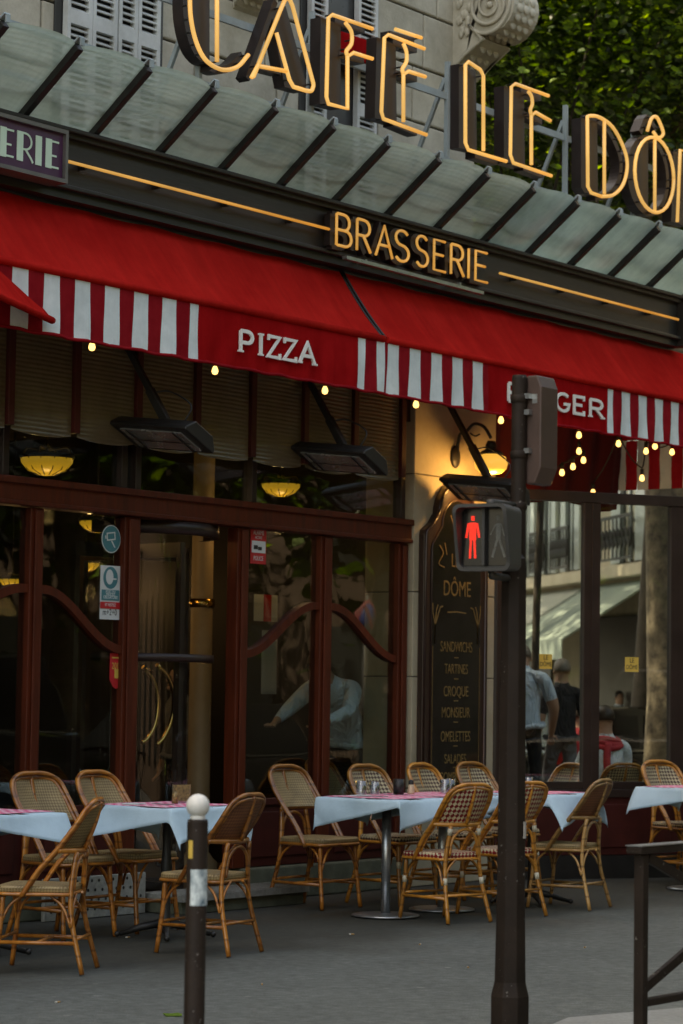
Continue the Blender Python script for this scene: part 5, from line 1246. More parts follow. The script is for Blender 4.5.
# ================================================================== TABLES
def make_table(kind):
    t = empty('bistro_table', (0, 0, 0), '', 'table', 'bistro tables on the pavement')
    b = MB(); b.box((-.33, -.33, .752), (.33, .33, .778)); b.build('tabletop', M['wood_dark'], t, bevel=.006)
    if kind == 'steel':
        b = MB(); b.tube([(0, 0, .02), (0, 0, .75)], .031, 16); b.build('column', M['steel'], t)
        b = MB(); b.lathe([(0, .004), (.225, .004), (.225, .012), (.20, .018), (.04, .024), (0, .024)], (0, 0, 0), 32); b.build('base', M['steel'], t)
    else:
        b = MB(); b.lathe([(.05, .05), (.032, .10), (.026, .3), (.034, .42), (.026, .5), (.026, .68), (.06, .74), (.06, .751)], (0, 0, 0), 14); b.build('column', M['iron'], t)
        b = MB()
        for k in range(4):
            a = R(45+90*k); d = Vector((math.cos(a), math.sin(a), 0)); b.tube([d*.02+Vector((0, 0, .085)), d*.14+Vector((0, 0, .06)), d*.27+Vector((0, 0, .02))], [.028, .022, .014], 8); b.sphere(d*.285+Vector((0, 0, .019)), .019, 8)
        b.build('base', M['iron'], t)
    return t
T = {}
def M_check():
    m, t, b, o = nodes('pink checked paper'); b.inputs['Roughness'].default_value = .8
    uv = coords(t, (1, 1, 1), 'UV'); ck = N(t, 'ShaderNodeTexChecker'); ck.inputs['Scale'].default_value = 17; ck.inputs[1].default_value = (.72, .10, .24, 1); ck.inputs[2].default_value = (.82, .46, .56, 1)
    t.links.new(uv, ck.inputs['Vector'])
    n = N(t, 'ShaderNodeTexNoise'); n.inputs['Scale'].default_value = 5; t.links.new(coords(t), n.inputs['Vector'])
    mx = N(t, 'ShaderNodeMix', data_type='RGBA'); mx.inputs[7].default_value = (.76, .55, .60, 1)
    r = N(t, 'ShaderNodeMapRange'); r.inputs['From Min'].default_value = .45; r.inputs['From Max'].default_value = .75; r.inputs['To Max'].default_value = .6; t.links.new(n.outputs[0], r.inputs[0]); t.links.new(r.outputs[0], mx.inputs[0])
    t.links.new(ck.outputs[0], mx.inputs[6]); t.links.new(mx.outputs[2], b.inputs['Base Color']); return m
M['pink'] = M_check()
def cloth(x, y, rz, seed, half, cy_, label):
    rnd = random.Random(seed); ph = [rnd.uniform(0, 6.28) for _ in range(4)]; a = .335
    b = MB()
    rt = R(rnd.choice((11, -10, 13)))
    def fn(u, v):
        U0, V0 = (2*u-1)*(half-.002), (2*v-1)*(half-.002)+cy_; U = U0*math.cos(rt)-V0*math.sin(rt); V = U0*math.sin(rt)+V0*math.cos(rt); cx = max(-a, min(a, U)); cv = max(-a, min(a, V)); du, dv = abs(U)-a if abs(U) > a else 0, abs(V)-a if abs(V) > a else 0
        h = math.hypot(du, dv); drop = h*1.08 if (du and dv) else h*.97
        fl = .24+.16*math.sin(7.5*U+ph[0])+.16*math.sin(7.2*V+ph[1])
        px_ = cx+math.copysign(du*fl, U)+.012*math.sin(9*V+ph[2])*(du > 0)*min(du*12, 1); py_ = cv+math.copysign(dv*fl, V)+.012*math.sin(9*U+ph[3])*(dv > 0)*min(dv*12, 1)
        rx_ = .010*math.exp(-((h-.012)/.02)**2) if h > 0 else 0
        return (px_, py_, .7805-max(drop-.006, 0)+.0014*math.sin(14*U+ph[1])*math.sin(11*V+ph[2])+ (0.0 if h > 0 else .001)+.0022*(math.exp(-((U0)/.008)**2)+math.exp(-((V0-.04)/.008)**2)))
    b.grid(fn, 44, 44); o = b.build('tablecloth', M['cloth'])
    o.location = (x, y, .0); o.rotation_euler = (0, 0, rz)
    tag(o, label, 'tablecloth', 'pale blue tablecloths')
    s_ = o.modifiers.new('thick', 'SOLIDIFY'); s_.thickness = .0015; s_.offset = 1
    return o
def paper(x, y, rz, w, h, label):
    b = MB(); b.grid(lambda u, v: (w*(u-.5), h*(v-.5), .7865+.0025*math.sin(9*u+5*v+x)*math.sin(7*v)), 16, 12, 0, (1, h/w))
    o = b.build('table_paper', M['pink']); o.location = (x, y, 0); o.rotation_euler = (0, 0, rz); s_ = o.modifiers.new('thick', 'SOLIDIFY'); s_.thickness = .0012; s_.offset = 1
    return tag(o, label, 'place mat', 'pink checked table papers')
tabs = [('iron', 9.99, 9.93, 3, 'table at the far left under a pale blue cloth', .46, 'pale blue cloth over the far left table', 'pink checked paper on the far left table'),
        ('iron', 11.51, 9.88, -2, 'iron based table behind the white topped bollard', .475, 'pale blue cloth with long hanging corner behind the bollard', 'pink checked paper on the table behind the bollard'),
        ('steel', 13.62, 9.79, 1, 'steel column table at the left of the middle row', .455, 'pale blue cloth on the left table of the middle row', 'pink checked paper on the left table of the middle row'),
        ('steel', 14.29, 9.80, -1, 'steel column table in the middle of the row, beside the red checked chair', .45, 'pale blue cloth on the table behind the red checked chair back', 'pink checked paper on the table behind the red checked chair back'),
        ('iron', 15.20, 9.66, 2, 'table right behind the traffic pole under a pale blue cloth', .475, 'pale blue cloth with pointed corner right of the traffic pole', 'pink checked paper right of the traffic pole'),
        ('steel', 17.30, 9.50, -6, 'table cut by the right picture edge above the barrier', .455, 'pale blue cloth at the right picture edge', 'pink checked paper at the right picture edge')]
for i, (k, x, y, rz, lb, hf, l2, l3) in enumerate(tabs):
    if k not in T: T[k] = make_table(k); o = T[k]; o.location = (x, y, .0045); o.rotation_euler = (0, 0, R(rz)); o['label'] = lb
    else: copy_tree(T[k], (x, y, .0045), R(rz), lb)
    cloth(x, y, R(rz), i+1, hf, .0, l2); paper(x+.01, y+.02, R(rz+1), .63, .57, l3)
ZT = .7895
def tumbler(x, y, h, r, label):
    b = MB(); b.lathe([(0, .003), (r*.85, .003), (r*.87, .010), (r, h), (r-.003, h), (r*.8, .012), (0, .012)], (0, 0, 0), 18); o = b.build('tumbler', M['glass_tumbler']); o.location = (x, y, ZT); return tag(o, label, 'glass', 'drinking glasses')
def onT(px, py): return G(px, py, ZT)
p = onT(394, 789); tumbler(13.80, 10.02, .085, .036, 'short glass tumbler at the left end of the middle tables')
tumbler(13.62, 10.0, .095, .038, 'glass tumbler left of the dark cutlery pot'); tumbler(15.05, 9.74, .09, .036, 'glass tumbler just right of the traffic pole'); tumbler(14.40, 9.86, .095, .038, 'glass tumbler beside the salt shaker, nearer the red chair'); tumbler(14.52, 9.90, .095, .038, 'rightmost glass tumbler on the middle tables before the menu board'); tumbler(15.33, 9.78, .095, .034, 'glass tumbler beside the yellow flowers')
# dark pot and salt shaker
h_ = empty('cutlery_pot', (14.02, 9.98, ZT), 'dark round cutlery pot on the middle table', 'pot')
b = MB(); b.lathe([(0, 0), (.036, 0), (.040, .10), (.036, .10), (.034, .01), (0, .01)], (0, 0, 0), 18); b.build('pot', M['iron'], h_)
h_ = empty('salt_shaker', (14.08, 9.92, ZT), 'glass salt shaker with dark lid next to the cutlery pot', 'salt shaker')
b = MB(); b.lathe([(0, 0), (.024, 0), (.026, .01), (.020, .05), (.016, .065), (0, .065)], (0, 0, 0), 16); b.build('jar', M['yellow'] if False else mat('salt and glass', (.55,.42,.28), .3), h_)
b = MB(); b.lathe([(.018, .0655), (.019, .085), (.012, .095), (0, .097)], (0, 0, 0), 16); b.build('lid', M['cable'], h_)
# menu holder on the bollard table
h_ = empty('menu_holder', (11.73, 9.96, ZT), 'clear table menu holder with dark and yellow cards behind the bollard ball', 'menu holder')
M['card_art'] = mat('dark printed card', (.05,.04,.08), .4, var=.9, nscale=60, c2=(.22,.15,.05))
b = MB(); b.box((-.055, -.012, .0), (.055, .012, .11)); b.build('holder', M['glass_tumbler'], h_)
b = MB(); b.box((-.05, -.004, .006), (.05, .004, .106)); b.build('card', M['card_art'], h_); h_.rotation_euler = (0, 0, R(-30))
h_ = empty('salt_shaker', (11.60, 9.90, ZT), 'small amber shaker left of the clear menu holder', 'salt shaker')
b = MB(); b.lathe([(0, 0), (.020, 0), (.018, .045), (.012, .07), (0, .072)], (0, 0, 0), 14); b.build('jar', M['card_art'], h_)
h_ = empty('ashtray', (10.12, 10.05, ZT), 'grey glass ashtray on the far left table', 'ashtray')
b = MB(); b.lathe([(0, 0), (.05, 0), (.058, .04), (.05, .04), (.042, .012), (0, .012)], (0, 0, 0), 20); b.build('bowl', M['sig_body'], h_)
h_ = empty('flower_pot', (15.22, 9.82, ZT), 'small pot of yellow and red flowers behind the traffic pole', 'flowers')
b = MB(); b.lathe([(0, 0), (.03, 0), (.038, .055), (.03, .055), (0, .045)], (0, 0, 0), 14); b.build('pot', M['iron'], h_)
rnd = random.Random(4)
M['petal'] = mat('yellow petals', (.75,.45,.03), .6, var=.3)
b = MB()
for k in range(16):
    c0 = Vector((rnd.uniform(-.045, .045), rnd.uniform(-.045, .045), rnd.uniform(.06, .105))); mi = 0 if k % 3 else 1
    b.sphere(c0, .016, 7, mi, (1, 1, .6)); b.tube([(0, 0, .045), c0], .002, 4, 2)
b.build('bouquet', [M['petal'], M['cloth_red'], M['leaf']], h_)
# cutlery and napkins
def fork(x, y, rz, lb):
    b = MB(); b.bar((-.09, 0, .002), (.03, 0, .002), .008, .003); b.bar((.03, 0, .0035), (.055, 0, .0035), .02, .002)
    for k in (-1, 0, 1): b.bar((.055, k*.0075, .0035), (.10, k*.0075, .0035), .0035, .002)
    o = b.build('fork', M['steel']); o.location = (x, y, ZT+.002); o.rotation_euler = (0, 0, rz); tag(o, lb, 'fork', 'forks on the tables')
def knife(x, y, rz, lb):
    b = MB(); b.bar((-.10, 0, .002), (0, 0, .002), .009, .004); b.prism([(0, -.006), (.10, -.004), (.11, .004), (0, .007)], .0012, .0028, plane='XY'); o = b.build('knife', M['steel']); o.location = (x, y, ZT+.002); o.rotation_euler = (0, 0, rz); tag(o, lb, 'knife', 'knives on the tables')
fork(11.38, 9.82, R(70), 'steel fork on the table behind the bollard'); knife(11.44, 9.84, R(72), 'steel knife on the table behind the bollard')
fork(13.45, 9.80, R(95), 'steel fork at the left end of the middle tables'); knife(13.52, 9.81, R(93), 'steel knife at the left end of the middle tables')
fork(14.20, 9.62, R(88), 'steel fork near the red checked chair'); knife(14.28, 9.63, R(92), 'steel knife near the red checked chair')
def napkin(x, y, rz, lb):
    b = MB(); b.box((-.07, -.05, 0), (.07, .05, .006)); o = b.build('napkin', M['st_white'], bevel=.002); o.location = (x, y, ZT); o.rotation_euler = (0, 0, rz); tag(o, lb, 'napkin', 'folded napkins')
napkin(11.32, 9.98, R(20), 'folded white napkin on the table behind the bollard'); napkin(13.50, 9.92, R(10), 'folded white napkin on the left middle table')
lf_ = G(173, 1016); b = MB(); b.prism([(0, -.05), (.04, -.02), (.06, .02), (.02, .03), (0, .06), (-.03, .02), (-.05, 0)], 0, .004, plane='XY'); o = b.build('fallen_leaf', M['leaf2']); o.location = (lf_.x, lf_.y, .004); tag(o, 'yellow green fallen leaf lying on the asphalt left of the bollard', 'leaf')

rnd = random.Random(8)
M['filter'] = mat('cigarette filter', (.42,.25,.10), .8, var=.2); M['cig'] = mat('cigarette paper', (.6,.58,.52), .8, var=.2)
for px, py in ((262, 985), (128, 938), (420, 945), (352, 935), (585, 948), (468, 968), (58, 1003)):
    g_ = G(px, py); a = rnd.uniform(0, 3.1); d = Vector((math.cos(a), math.sin(a), 0)); b = MB(); b.tube([d*-.014, d*.006], .0042, 7, 0); b.tube([d*.0062, d*.018], .0040, 7, 1)
    o = b.build('cigarette_butt', [M['filter'], M['cig']]); o.location = (g_.x, g_.y, .0048); tag(o, 'crushed cigarette butt lying on the asphalt', 'cigarette butt', 'cigarette butts on the asphalt')
# ================================================================== PEOPLE
def person(label, loc, rz, shirt, trousers, hair, pose, s=1.0, sleeve='short', extra=None, scarf=None):
    # pose: joint dictionary overrides in metres, figure faces +y
    J = dict(pel=(0, 0, .95), waist=(0, 0, 1.08), chest=(0, .01, 1.30), neckb=(0, -.01, 1.45), neck=(0, .0, 1.52), head=(0, .02, 1.64), crown=(0, .0, 1.74),
             shL=(-.17, 0, 1.42), shR=(.17, 0, 1.42), elL=(-.24, -.02, 1.14), elR=(.24, -.02, 1.14), wrL=(-.25, .06, .90), wrR=(.25, .06, .90),
             hipL=(-.09, 0, .92), hipR=(.09, 0, .92), knL=(-.10, .02, .50), knR=(.10, .02, .50), anL=(-.10, -.02, .09), anR=(.10, -.02, .09), toL=(-.12, .15, .03), toR=(.12, .15, .03))
    J.update(pose); J = {k: Vector(v) for k, v in J.items()}
    Rd = dict(pel=(.155, .115), waist=(.160, .120), chest=(.185, .130), neckb=(.085, .07), neck=(.055, .055), head=(.078, .098), crown=(.06, .07), shL=(.074,)*2, shR=(.074,)*2, elL=(.056,)*2, elR=(.056,)*2, wrL=(.030,)*2, wrR=(.030,)*2,
              hipL=(.088,)*2, hipR=(.088,)*2, knL=(.058,)*2, knR=(.058,)*2, anL=(.040,)*2, anR=(.040,)*2, toL=(.036, .028), toR=(.036, .028))
    E = [('pel', 'waist'), ('waist', 'chest'), ('chest', 'neckb'), ('neckb', 'neck'), ('neck', 'head'), ('head', 'crown'), ('neckb', 'shL'), ('neckb', 'shR'), ('shL', 'elL'), ('elL', 'wrL'), ('shR', 'elR'), ('elR', 'wrR'),
         ('pel', 'hipL'), ('pel', 'hipR'), ('hipL', 'knL'), ('knL', 'anL'), ('anL', 'toL'), ('hipR', 'knR'), ('knR', 'anR'), ('anR', 'toR')]
    # hands: palm, four fingers and a thumb
    for sd_ in 'LR':
        d = (J['wr'+sd_]-J['el'+sd_]).normalized(); side = d.cross(Vector((0, 0, 1)));
        if side.length < .2: side = d.cross(Vector((0, 1, 0)))
        side.normalize(); pal = J['wr'+sd_]+d*.06; J['pa'+sd_] = pal; Rd['pa'+sd_] = (.034, .018); E.append(('wr'+sd_, 'pa'+sd_)); bend = side.cross(d)*.012
        for f_ in range(4):
            o_ = side*(.026-.0175*f_); L = (.062, .072, .068, .052)[f_]
            J[f'f{f_}a'+sd_] = pal+d*.045+o_; J[f'f{f_}b'+sd_] = pal+d*(.045+L*.6)+o_+bend; J[f'f{f_}c'+sd_] = pal+d*(.045+L)+o_+bend*2.4
            for q in 'abc': Rd[f'f{f_}{q}'+sd_] = (.0085,)*2
            E += [('pa'+sd_, f'f{f_}a'+sd_), (f'f{f_}a'+sd_, f'f{f_}b'+sd_), (f'f{f_}b'+sd_, f'f{f_}c'+sd_)]
        J['ta'+sd_] = pal+side*.038; J['tb'+sd_] = pal+side*.058+d*.035; Rd['ta'+sd_] = (.011,)*2; Rd['tb'+sd_] = (.009,)*2; E += [('pa'+sd_, 'ta'+sd_), ('ta'+sd_, 'tb'+sd_)]
    names = list(J); idx = {n_: i for i, n_ in enumerate(names)}
    me = bpy.data.meshes.new('skel'); me.from_pydata([tuple(J[n_]) for n_ in names], [(idx[a], idx[c]) for a, c in E], [])
    o = bpy.data.objects.new('skel', me); col.objects.link(o); md = o.modifiers.new('s', 'SKIN'); md.use_smooth_shade = True; md.branch_smoothing = .3
    for n_ in names:
        sv = me.skin_vertices[0].data[idx[n_]]; sv.radius = Rd[n_]; sv.use_root = n_ == 'pel'
    sb = o.modifiers.new('u', 'SUBSURF'); sb.levels = 3; sb.render_levels = 3
    dg = bpy.context.evaluated_depsgraph_get(); dg.update(); m2 = bpy.data.meshes.new_from_object(o.evaluated_get(dg)); bpy.data.objects.remove(o)
    m2.materials.clear()
    for m_ in (M['skin'], shirt, trousers, M['shoe']): m2.materials.append(m_)
    def seg(p):
        best = None
        for a, c in E:
            A_, C_ = J[a], J[c]; ab = C_-A_; t = max(0, min(1, (p-A_).dot(ab)/max(ab.length_squared, 1e-9))); d = (p-A_-ab*t).length-(Rd[a][0]*(1-t)+Rd[c][0]*t)
            if best is None or d < best[0]: best = (d, a, c, t)
        return best
    for f_ in m2.polygons:
        _, a, c, t = seg(Vector(f_.center)); k = 0
        if c in ('waist', 'chest', 'neckb', 'shL', 'shR'): k = 1
        elif a.startswith('sh'): k = 1 if (sleeve == 'long' or t < .75) else 0
        elif a.startswith('el') and sleeve == 'long': k = 1 if t < .9 else 0
        elif c[:2] in ('hi', 'kn', 'an') : k = 2
        elif c[:2] == 'to': k = 3
        if {a, c} <= {'pel', 'waist', 'hipL', 'hipR', 'chest'} or (a[:3] == 'hip'):
            ax_ = J['waist']-J['pel']; k = 2 if (Vector(f_.center)-J['pel']).dot(ax_)/ax_.length_squared < .25 else 1
        f_.material_index = k; f_.use_smooth = True
    # face: nose, brow, ears as part of the same mesh
    bm = bmesh.new(); bm.from_mesh(m2)
    hd_ = J['head']; up = (J['crown']-J['neck']).normalized(); fw = Vector((0, 1, 0)); fw = (fw-up*fw.dot(up)).normalized(); sdv = fw.cross(up)
    def blob(c, sx, sy, sz, mi=0):
        r_ = bmesh.ops.create_icosphere(bm, subdivisions=2, radius=1); mt = Matrix.Translation(c) @ Matrix((sdv, fw, up)).transposed().to_4x4() @ Matrix.Diagonal((sx, sy, sz, 1)); bmesh.ops.transform(bm, matrix=mt, verts=r_['verts'])
        for f2 in {f3 for v in r_['verts'] for f3 in v.link_faces}: f2.material_index = mi; f2.smooth = True
    blob(hd_+fw*.085-up*.012, .014, .020, .024); blob(hd_+fw*.078-up*.055, .024, .012, .008); blob(hd_+fw*.074-up*.085, .03, .02, .02)
    for q in (-1, 1): blob(hd_+sdv*q*.077-up*.01, .010, .018, .030); blob(hd_+sdv*q*.03+fw*.078+up*.014, .012, .010, .007, 3)
    bm.to_mesh(m2); bm.free()
    root = empty('person', loc, label, 'person'); root.rotation_euler = (0, 0, rz); root.scale = (s, s, s)
    ob = bpy.data.objects.new('body', m2); col.objects.link(ob); ob.parent = root
    b = MB(); c0 = hd_+up*.03-fw*.018
    hp = []
    for i in range(13):
        th = math.pi*.62*i/12
        for k in range(22):
            ph = 2*math.pi*k/22; cut = 1.0 if math.sin(ph) < .25 else max(.35, 1-.75*(math.sin(ph)-.25))
            t2 = th*cut; hp.append(c0+sdv*(.078*math.sin(t2)*math.cos(ph))+fw*(.098*math.sin(t2)*math.sin(ph))+up*(.092*math.cos(t2)))
    k0 = b.add(hp)
    for i in range(12):
        for k in range(22): b.face((k0+i*22+k, k0+i*22+(k+1) % 22, k0+(i+1)*22+(k+1) % 22, k0+(i+1)*22+k), 0, None, True)
    h3 = b.build('hair', hair, root, recalc=True); sm = h3.modifiers.new('thick', 'SOLIDIFY'); sm.thickness = .012; sm.offset = 0
    if J['pel'].z > .8:      # loose shirt hem
        b = MB(); hc = J['pel'].lerp(J['waist'], .22); b.tube([hc+Vector((.172*math.cos(2*math.pi*k/28), .134*math.sin(2*math.pi*k/28), .012*math.sin(4*math.pi*k/28+1)+.008*math.sin(10*math.pi*k/28))) for k in range(28)], .024, 8, closed=True); b.build('shirt_hem', shirt, root)
    if scarf:
        b = MB(); nb = J['neckb']
        for q in range(3): b.tube([nb+Vector(((.10+.012*q)*math.cos(2*math.pi*k/20), (.085+.01*q)*math.sin(2*math.pi*k/20)-.01, .03-.028*q+.012*math.sin(4*math.pi*k/20+q))) for k in range(20)], .026, 8, closed=True)
        b.tube(cr([nb+Vector((.06, .09, .0)), nb+Vector((.10, .14, -.12)), nb+Vector((.09, .15, -.32))], 5), .034, 8); b.tube(cr([nb+Vector((-.04, -.11, .0)), nb+Vector((-.07, -.14, -.14)), nb+Vector((-.05, -.15, -.34))], 5), .032, 8)
        b.build('scarf', scarf, root)
    return root
SIT = dict(pel=(0, 0, .50), waist=(0, .01, .63), chest=(0, .05, .86), neckb=(0, .06, 1.0), neck=(0, .08, 1.07), head=(0, .11, 1.19), crown=(0, .10, 1.29), shL=(-.17, .05, .97), shR=(.17, .05, .97), elL=(-.23, .14, .73), elR=(.23, .14, .73), wrL=(-.12, .34, .77), wrR=(.12, .34, .77),
           hipL=(-.09, .05, .48), hipR=(.09, .05, .48), knL=(-.12, .44, .49), knR=(.12, .44, .49), anL=(-.12, .42, .09), anR=(.12, .42, .09), toL=(-.13, .57, .03), toR=(.13, .57, .03))
lean = dict(SIT); lean.update(chest=(0, .16, .84), neckb=(0, .25, .95), neck=(0, .30, 1.00), head=(0, .36, 1.08), crown=(0, .38, 1.18), shL=(-.18, .20, .93), shR=(.18, .20, .93), elL=(-.24, .40, .78), elR=(.24, .42, .78), wrL=(-.16, .64, .79), wrR=(.14, .62, .79))
stoop = dict(waist=(0, .05, 1.08), chest=(0, .17, 1.27), neckb=(0, .29, 1.40), neck=(0, .36, 1.45), head=(0, .45, 1.52), crown=(0, .48, 1.61), shL=(-.18, .25, 1.38), shR=(.18, .25, 1.38), elL=(-.25, .46, 1.22), elR=(.25, .46, 1.22), wrL=(-.20, .70, 1.14), wrR=(.20, .70, 1.14))
q = P(350, 700, 11.85); person('waiter in pale blue shirt bending forward behind the right café window', (q.x, 11.85, .012), R(97), M['shirt_blue'], M['cloth_black'], M['hair_dark'], stoop, 1.08, 'long')
q = P(180, 660, 13.6); person('dim figure in grey clothing beyond the revolving door beside the column', (q.x, 13.6, .012), R(60), M['cloth_grey'], M['cloth_black'], M['hair_dark'], {}, .95, 'long')
def gd(px, depth): d = ray(px, 690); d = d/d.dot(_f); p_ = CAMP+d*depth; return p_.x, p_.y
x, y = gd(525, 24.0); person('man in pale blue polo shirt and black trousers standing behind the left terrace pane', (x, y, .18), R(-62), M['shirt_blue'], M['cloth_black'], M['hair_grey'], dict(elR=(.27, .02, 1.15), wrR=(.24, .16, .93), chest=(0, .05, 1.30), neckb=(-.02, .10, 1.44), neck=(-.03, .14, 1.50), head=(-.04, .20, 1.60), crown=(-.04, .20, 1.70)), 1.03)
x, y = gd(562, 26.5); person('balding man in black T-shirt walking away beyond the terrace glass', (x, y, -.0), R(-40), M['cloth_black'], M['cloth_grey'], M['hair_grey'], dict(wrR=(.30, -.05, .88), knL=(-.10, .16, .52), anL=(-.10, .12, .12), toL=(-.11, .28, .06)), 1.06)
x, y = gd(610, 22.3); person('seated guest in white shirt with red scarf behind the right terrace pane', (x, y, 0), R(-30), M['shirt_white'], M['cloth_grey'], M['hair_dark'], SIT, 1.06, 'long', scarf=M['cloth_red'])
x, y = gd(619, 44); person('distant woman in white top walking towards the café beyond the right pane', (x, y, -.13), R(150), M['shirt_white'], M['cloth_grey'], M['hair_dark'], dict(wrL=(-.12, .2, 1.12), elL=(-.24, .02, 1.14), wrR=(.12, .2, 1.1)), .98, 'long')
x, y = gd(583, 27.5); person('person in red clothing seated beyond the terrace post', (x, y, 0), R(-20), M['cloth_red'], M['cloth_red'], M['hair_dark'], SIT, 1.05, 'long')
# chairs the outside guests sit on
x, y = gd(610, 22.2); chair('brown', x, y, R(-30), 'checked cane chair under the guest with the red scarf')
x, y = gd(583, 27.4); chair('tan', x, y, R(-20), 'tan cane chair under the guest in red beyond the post')
x, y = gd(547, 21.6); chair('brown', x, y, R(70), 'empty checked chair inside the terrace behind the left pane')
# inside seat for the guest in blue
q = P(356, 740, 11.5); chair('tan', q.x, 11.55, R(185), 'tan cane chair inside the right café window before the waiter')
# ================================================================== BEYOND THE CORNER
def gdp(px, depth, z=0):
    d = ray(px, 690); d = d/d.dot(_f); p_ = CAMP+d*depth; return Vector((p_.x, p_.y, z))
# limestone building across the side street, its front running away to the left
fb0 = gdp(760, 38); fdir = Vector((math.cos(R(49)), math.sin(R(49)), 0)); fn_ = Vector((-math.sin(R(49)), math.cos(R(49)), 0))
fb = empty('corner_building', tuple(fb0), 'limestone building with pale shutters and iron balconies across the side street', 'building')
rotB = Matrix((fdir, -fn_, Vector((0, 0, 1)))).transposed()    # local x along the front, y into the building
def fbox(b, x0, x1, y0, y1, z0, z1, mi=0): b.box((x0, y0, z0), (x1, y1, z1), mi, rotB, fb0)
Lb = 46
b = MB(); fbox(b, -14, Lb, 0, 10, -.13, 14.2); under(b, 'wall', M['far_stone'], fb)
b = MB()
for z in (3.55, 6.9, 10.2, 13.5): fbox(b, -14, Lb, -.35, -.002, z, z+.22)
under(b, 'string_course', M['far_stone'], fb, bevel=.03)
def onB(px, py): d = ray(px, py); t = (fb0-CAMP).dot(fn_)/d.dot(fn_); return CAMP+d*t
def bx_(px): return (onB(px, 560)-fb0).dot(fdir)
cols = [(bx_(r)+bx_(l))/2 for l, r in ((545, 561), (566, 585), (617, 651))]
halfw = [abs(bx_(r)-bx_(l))/2 for l, r in ((545, 561), (566, 585), (617, 651))]
sp_ = cols[0]-cols[1]; cols += [cols[0]+sp_*k for k in (1, 2, 3)]; halfw += [halfw[0]]*3
for fl in range(3):
    z0 = 3.78+3.33*fl
    for x, hw in zip(cols, halfw):
        q = hw*.42
        b = MB(); fbox(b, x-q, x+q, -.06, -.004, z0+.05, z0+2.55); w_ = under(b, 'window', M['far_dark'], fb)
        b = MB(); fbox(b, x-hw, x-q-.02, -.12, -.05, z0+.05, z0+2.55); fbox(b, x+q+.02, x+hw, -.12, -.05, z0+.05, z0+2.55); fbox(b, x-.04, x+.04, -.085, -.062, z0+.06, z0+2.5); fbox(b, x-q, x+q, -.085, -.062, z0+1.85, z0+1.92); under(b, 'shutter', M['far_shutter'], w_)
        b = MB(); fbox(b, x-hw*.95, x+hw*.95, -.33, -.30, z0+.80, z0+.86); fbox(b, x-hw*.95, x+hw*.95, -.33, -.30, z0+.08, z0+.12)
        nb_ = max(7, int(hw*2/.22))
        for q2 in range(nb_+1):
            xx = x-hw*.94+1.88*hw*q2/nb_; fbox(b, xx-.02, xx+.02, -.325, -.305, z0+.12, z0+.80)
            if q2 < nb_: b.tube([rotB @ Vector((xx+.94*hw/nb_+.6*hw/nb_*math.cos(a*.7), -.335, z0+.45+.17*math.sin(a*.7)))+fb0 for a in range(10)], .022, 5)
        under(b, 'balcony_rail', M['far_iron'], w_)
# ground-floor shops with blinds
b = MB()
for i in range(9):
    x = -12+6.2*i; fbox(b, x-2.2, x+2.2, -.05, -.004, .3, 2.9)
under(b, 'shop_opening', M['shopdark'], fb)
for i, (x, mt) in enumerate(((bx_(557), 'canvas_grey'), (bx_(622), 'canvas_green'), (bx_(557)+13, 'canvas_grey'))):
    hb = (2.3, 2.0, 2.6)[i]
    a = empty('shop_blind', tuple(fb0), ['sloping grey shop blind across the street behind the left pane', 'greenish shop blind across the street behind the right pane', 'far grey shop blind further down the side street'][i], 'awning', 'shop blinds across the street')
    b = MB(); k0 = b.add([rotB @ Vector(v)+fb0 for v in ((x-hb, -.05, 3.5), (x+hb, -.05, 3.5), (x+hb, -1.7, 2.45), (x-hb, -1.7, 2.45), (x-hb, -.05, 3.46), (x+hb, -.05, 3.46), (x+hb, -1.7, 2.41), (x-hb, -1.7, 2.41))])
    for f_ in ((0, 1, 2, 3), (7, 6, 5, 4), (0, 4, 5, 1), (1, 5, 6, 2), (2, 6, 7, 3), (3, 7, 4, 0)): b.face([k0+v for v in f_])
    b.box((x-hb, -1.72, 2.1), (x+hb, -1.701, 2.44), 0, rotB, fb0); under(b, 'canvas', M[mt], a)
random.seed(11)
# ------------------------------------------------------------------ trees
def leafcloud(n, rad, seed, size=.17, hollow=.35, clumps=40):
    rnd = random.Random(seed); b = MB(); cs = []
    for k in range(clumps):
        while True:
            v = Vector((rnd.uniform(-1, 1), rnd.uniform(-1, 1), rnd.uniform(-1, 1)))
            if hollow < v.length < 1: break
        cs.append(Vector((v.x*rad[0], v.y*rad[1], v.z*rad[2])))
    for i in range(n):
        c = rnd.choice(cs); sp = .30*rad[2] if rnd.random() < .7 else .55*rad[2]
        p = c+Vector((rnd.gauss(0, sp), rnd.gauss(0, sp), rnd.gauss(0, sp*.7))); s_ = size*rnd.uniform(.45, 1.35)
        ax = Vector((rnd.gauss(0, 1), rnd.gauss(0, 1), rnd.gauss(.0, .55))).normalized(); nn = Vector((rnd.gauss(0, .7), rnd.gauss(0, .7), 1)).normalized(); sd_ = ax.cross(nn)
        if sd_.length < .1: continue
        sd_.normalize(); up_ = sd_.cross(ax)*.18
        # five-pointed plane leaf, folded on its midrib
        jx = rnd.uniform(.8, 1.25); o1 = [(0, 0), (.26*jx, -.04), (.52, .10*jx), (.46*jx, .34), (.44, .62*jx), (.20*jx, .66), (0, 1.0)]
        k = b.add([p+ax*(v*s_)+sd_*(u*s_)+up_*(abs(u)*s_) for u, v in o1] + [p+ax*(v*s_)-sd_*(u*s_)+up_*(abs(u)*s_) for u, v in o1[1:-1]])
        mi = 1 if rnd.random() < .20 else 0
        b.face([k+q for q in range(7)], mi); b.face([k+6, k+11, k+10, k+9, k+8, k+7, k], mi)
    return b
crown_src = {}
